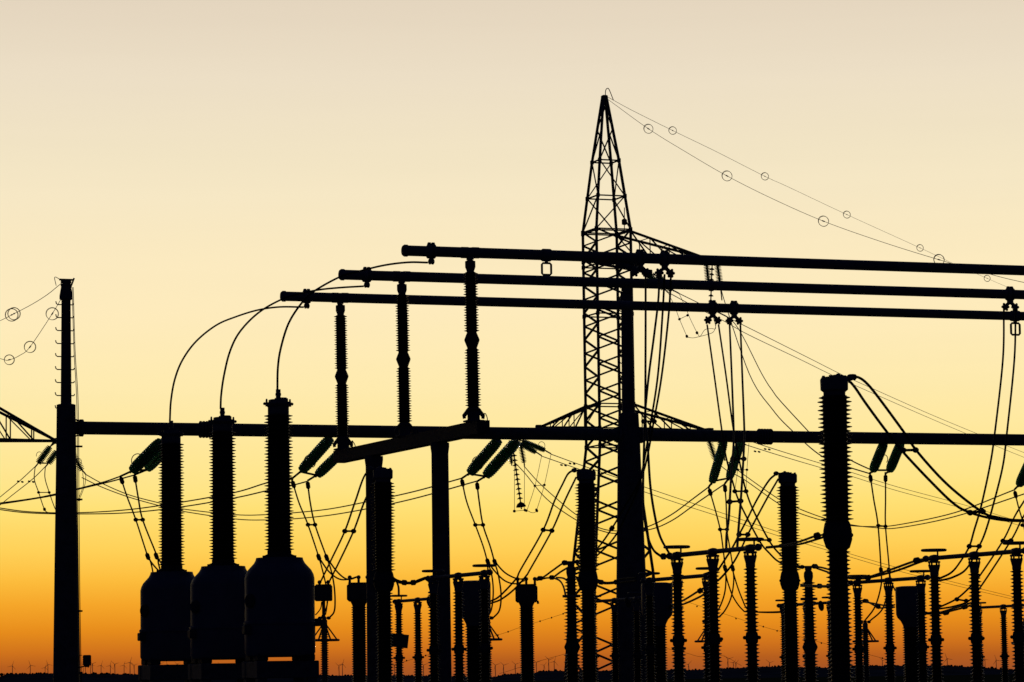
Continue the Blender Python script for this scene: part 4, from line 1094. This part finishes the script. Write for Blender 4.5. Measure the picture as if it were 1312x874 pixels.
twin('twin_span', 'thin twin line leaving the slanting strings behind the upper busbars', [(855.7, 374.5), (891.4, 393.7), (925.7, 410.4), (960, 429.5), (1024, 460), (1068, 481.5), (1115.8, 502.8), (1180, 531), (1238, 555.7), (1312, 586), (1420, 628)], [(869, 375.5), (906, 393.7), (960, 420.5), (1037.8, 459.5), (1080.6, 481), (1126, 501.5), (1190, 530), (1251.8, 555.7), (1312, 580), (1420, 622)], VT - 5, 420, .024, (), damp([(882, 389), (895, 388)], VT - 3), (), sp, 'cable', None, .05)
twin('twin_span', 'thin twin line leaving the left lower tower arm to the right', [(706, 582), (760, 601.5), (860, 635.7), (930, 659), (997, 681.5), (1060, 701), (1167.5, 732), (1312, 768), (1420, 792)], [(694, 584.5), (760, 607.5), (860, 642), (930, 664.5), (997, 686.5), (1060, 705), (1167.5, 736), (1312, 771), (1420, 794)], VT, 420, .024, (), damp([(722, 594), (733, 592)], VT + 4), (), sp, 'cable', None, .05)
twin('twin_span', 'thin twin line leaving the right lower tower arm to the right', [(954, 569.5), (1000, 584), (1049, 598.5), (1093, 611), (1150, 629), (1239, 653), (1312, 675), (1420, 706)], [(963, 566), (1000, 578), (1049, 593), (1093, 606), (1150, 624), (1239, 648), (1312, 670), (1420, 702)], VT, 420, .024, (), damp([(970, 576.5), (983, 573.5)], VT + 3), (), sp, 'cable', None, .05)
twin('twin_span', 'thin twin line falling left from the strings at the left tower arm', [(46, 597), (26, 615.5), (0, 637), (-50, 678)], [(58.5, 597.5), (39.8, 615.5), (2.7, 645), (-50, 690)], VT, VT + 60, .024, (), damp([(26, 615), (40, 615)], VT + 8), (), sp, 'cable', None, .05)
jl = 'thin jumper loops at the tower arms'
twin('jumper_loop', 'thin jumper loop left of the left gantry mast', [(45, 598.5), (44, 614), (49.4, 630.6), (57, 652.6), (63, 657), (72, 658)], [(58, 598.5), (57.7, 612.8), (63, 630.6), (70.7, 652), (76, 658)], VT, VT - 2, RS, [(49.4, 631, 63, 631, VT - 1)], [(57, 652.6, .6, 2.2, VT - 1.6)], (), jl)
twin('jumper_loop', 'thin jumper right of the left gantry mast', [(110, 608), (109, 620), (105, 632), (101.6, 640)], [(106, 606), (107, 620), (103.5, 632), (100, 640)], VT, VT - 2, .016, (), [(101.4, 640.5, 1.5, .8, VT - 2)], (), jl)
twin('jumper_loop', 'thin jumper loop below the slanting strings of the left lower tower arm', [(694, 584), (685.4, 622.6), (675.6, 653)], [(706, 582), (697.4, 621.5), (687.6, 654)], VT, VT, .016, [(685.4, 622.6, 697.4, 621.5, VT)], [(659, 655, 1.8, .3, VT), (673.5, 654, 2.6, 1, VT), (687.6, 654, 1, 2.4, VT)], [[(659, 592), (659.2, 655)], [(672, 598), (671.8, 654)], [(659, 655), (673.5, 654), (680, 656.5), (684, 657), (687.6, 655)]], jl)
twin('jumper_loop', 'thin jumper loop under the lowest busbar left of its clamps', [(856, 375), (864.6, 393), (870.6, 409), (880, 431)], [(870, 376), (878, 393), (884, 407.8), (893, 426.4)], VT - 5, VT, .016, [(870.6, 409, 881, 404, VT - 3)], [(880, 431, .6, 2, VT), (893, 426.5, .6, 2, VT)], [[(880.5, 432), (888, 433), (897.4, 431), (905, 429), (913.7, 425.6), (917, 418), (917, 410)], [(893.5, 427), (897, 431), (903, 422.7), (911, 421), (917, 420), (912, 400)]], jl)
twin('jumper_loop', 'thin jumper under the right lower tower arm', [(959.6, 568), (957, 602), (956, 628)], [(947, 566), (945, 602), (941.5, 629)], VT, VT, .016, [(945.5, 602, 957, 602, VT)], (), (), jl)

# earth wires with bird diverter rings
def earth_wire(label, pts, v0, v1, rings, r=.0135, loc=None):
    P = path(pts, v0, v1); P0 = P[0]
    t = thing('earth_wire', label, 'earth wire', P0)
    mb = MB(); S = spline(P); mb.tube(S, r, 5); mb.build('wire', M_CABLE, t, P0)
    for (x, y, rp) in rings:
        best = min(S, key=lambda p_: (proj(p_)[0] - x) ** 2 + (proj(p_)[1] - y) ** 2)
        i = S.index(best); d = (S[min(i + 1, len(S) - 1)] - S[max(i - 1, 0)]).normalized()
        R_ = rp * ppm(best); mb = MB()
        view = Vector((.25, -1, .12))
        kk_ = ppm(best); mb.torus(best, view, R_, .36 * kk_, 26, 5)
        mb.torus(best + d * R_ * .12, (-.05, -1, .05), R_ * .93, .3 * kk_, 24, 5)
        mb.cyl(best - d * R_ * .5, best + d * R_ * .5, r * 2.2, None, 6)
        mb.build('bird_diverter', M_DARK, t, P0)
    return t
earth_wire('upper thin earth wire from the tower peak, with the smaller rings', [(778, 124), (809, 141), (861.8, 167.3), (919, 195), (980, 226), (1010.8, 240), (1085, 275), (1178.8, 317.7), (1220.8, 337.5), (1264.8, 356.7), (1293.6, 369), (1400, 412)], VT, 300, [(862, 167.7, 5.2), (980, 225.8, 5), (1085, 275, 4.8), (1178.8, 318, 4.5), (1264.8, 356.7, 4.2)])
earth_wire('lower thin earth wire from the tower peak, with the larger rings', [(779, 127.5), (830.7, 165), (880, 195.5), (931.4, 225.4), (990, 254.8), (1055, 283.4), (1130, 310), (1203, 332.8), (1273, 352.6), (1312, 362), (1400, 381)], VT, 120, [(830.7, 165.7, 6.2), (931.4, 225.4, 6.8), (1055, 283.4, 7), (1200, 333, 7), (1206, 333.5, 7.2)])
earth_wire('straight thin earth wire at the left mast top', [(80, 362), (75, 366), (60, 378), (40, 390.5), (15, 403.5), (0, 411), (-78, 447)], VG, VG + 40, [(14, 403.5, 8.4), (17, 402.6, 8.2)], .012)
earth_wire('deeply sagging thin earth wire at the left mast top', [(80, 380), (67, 402), (38.5, 444.5), (26, 455), (12, 461), (0, 459.5), (-60, 440)], VG, VG + 14, [(67, 402, 8.2), (38.5, 444.5, 7.6), (12, 461.5, 6.6)], .011)
line('jumper_loop', 'tiny wire loop at the left mast top', [(80, 361), (75, 357), (71, 355), (70, 357), (72, 366)], VG, VG, .012)

# very distant lines low over the hills, dotted with marker beads
def bead_line(label, pts, v, beads):
    P0 = pv(pts[0][0], pts[0][1], v); t = thing('marker_line', label, 'power line', P0)
    mb = MB(); mb.tube(spline(path(pts, v, v)),   .055 * v / 1100, 5); mb.build('wire', M_CABLE, t, P0)
    for x, y in beads:
        mb = MB(); mb.ball(pv(x, y, v), 1.0 * ppm(pv(x, y, v)), 8, ZUP, 1.2); mb.build('marker_ball', M_DARK, t, P0)
bead_line('faint beaded line rising right, left of the lattice tower', [(490, 858), (521, 847), (545.4, 840), (638, 813.6), (664, 804.7), (692, 796), (721.5, 786.5), (765, 772)], 700, [(521, 846.5), (545.4, 840), (638, 813.8), (651, 809.5), (692, 796), (706.7, 791.5), (721.5, 786.5)])
bead_line('faint plain line low over the hill left of the lattice tower', [(640, 863), (651, 860), (685, 848.8), (720, 839), (770, 825)], 700, [])
bead_line('faint beaded line falling right, right of the thick mast', [(820, 753), (870, 768), (929, 787), (978, 803), (1003.7, 810), (1060, 825.5), (1112, 838.5), (1142, 846.5)], 700, [(893, 777), (943, 792.6), (978, 803), (995.7, 808.4), (1052.4, 824), (1130.5, 843.4)])
bead_line('faint plain line low over the hills right of the thick mast', [(850, 830), (880, 837), (898, 841.5), (925, 840), (950, 853)], 700, [])

print('objects', len(SC.objects), 'faces', sum(len(o.data.polygons) for o in SC.objects if o.type == 'MESH'))
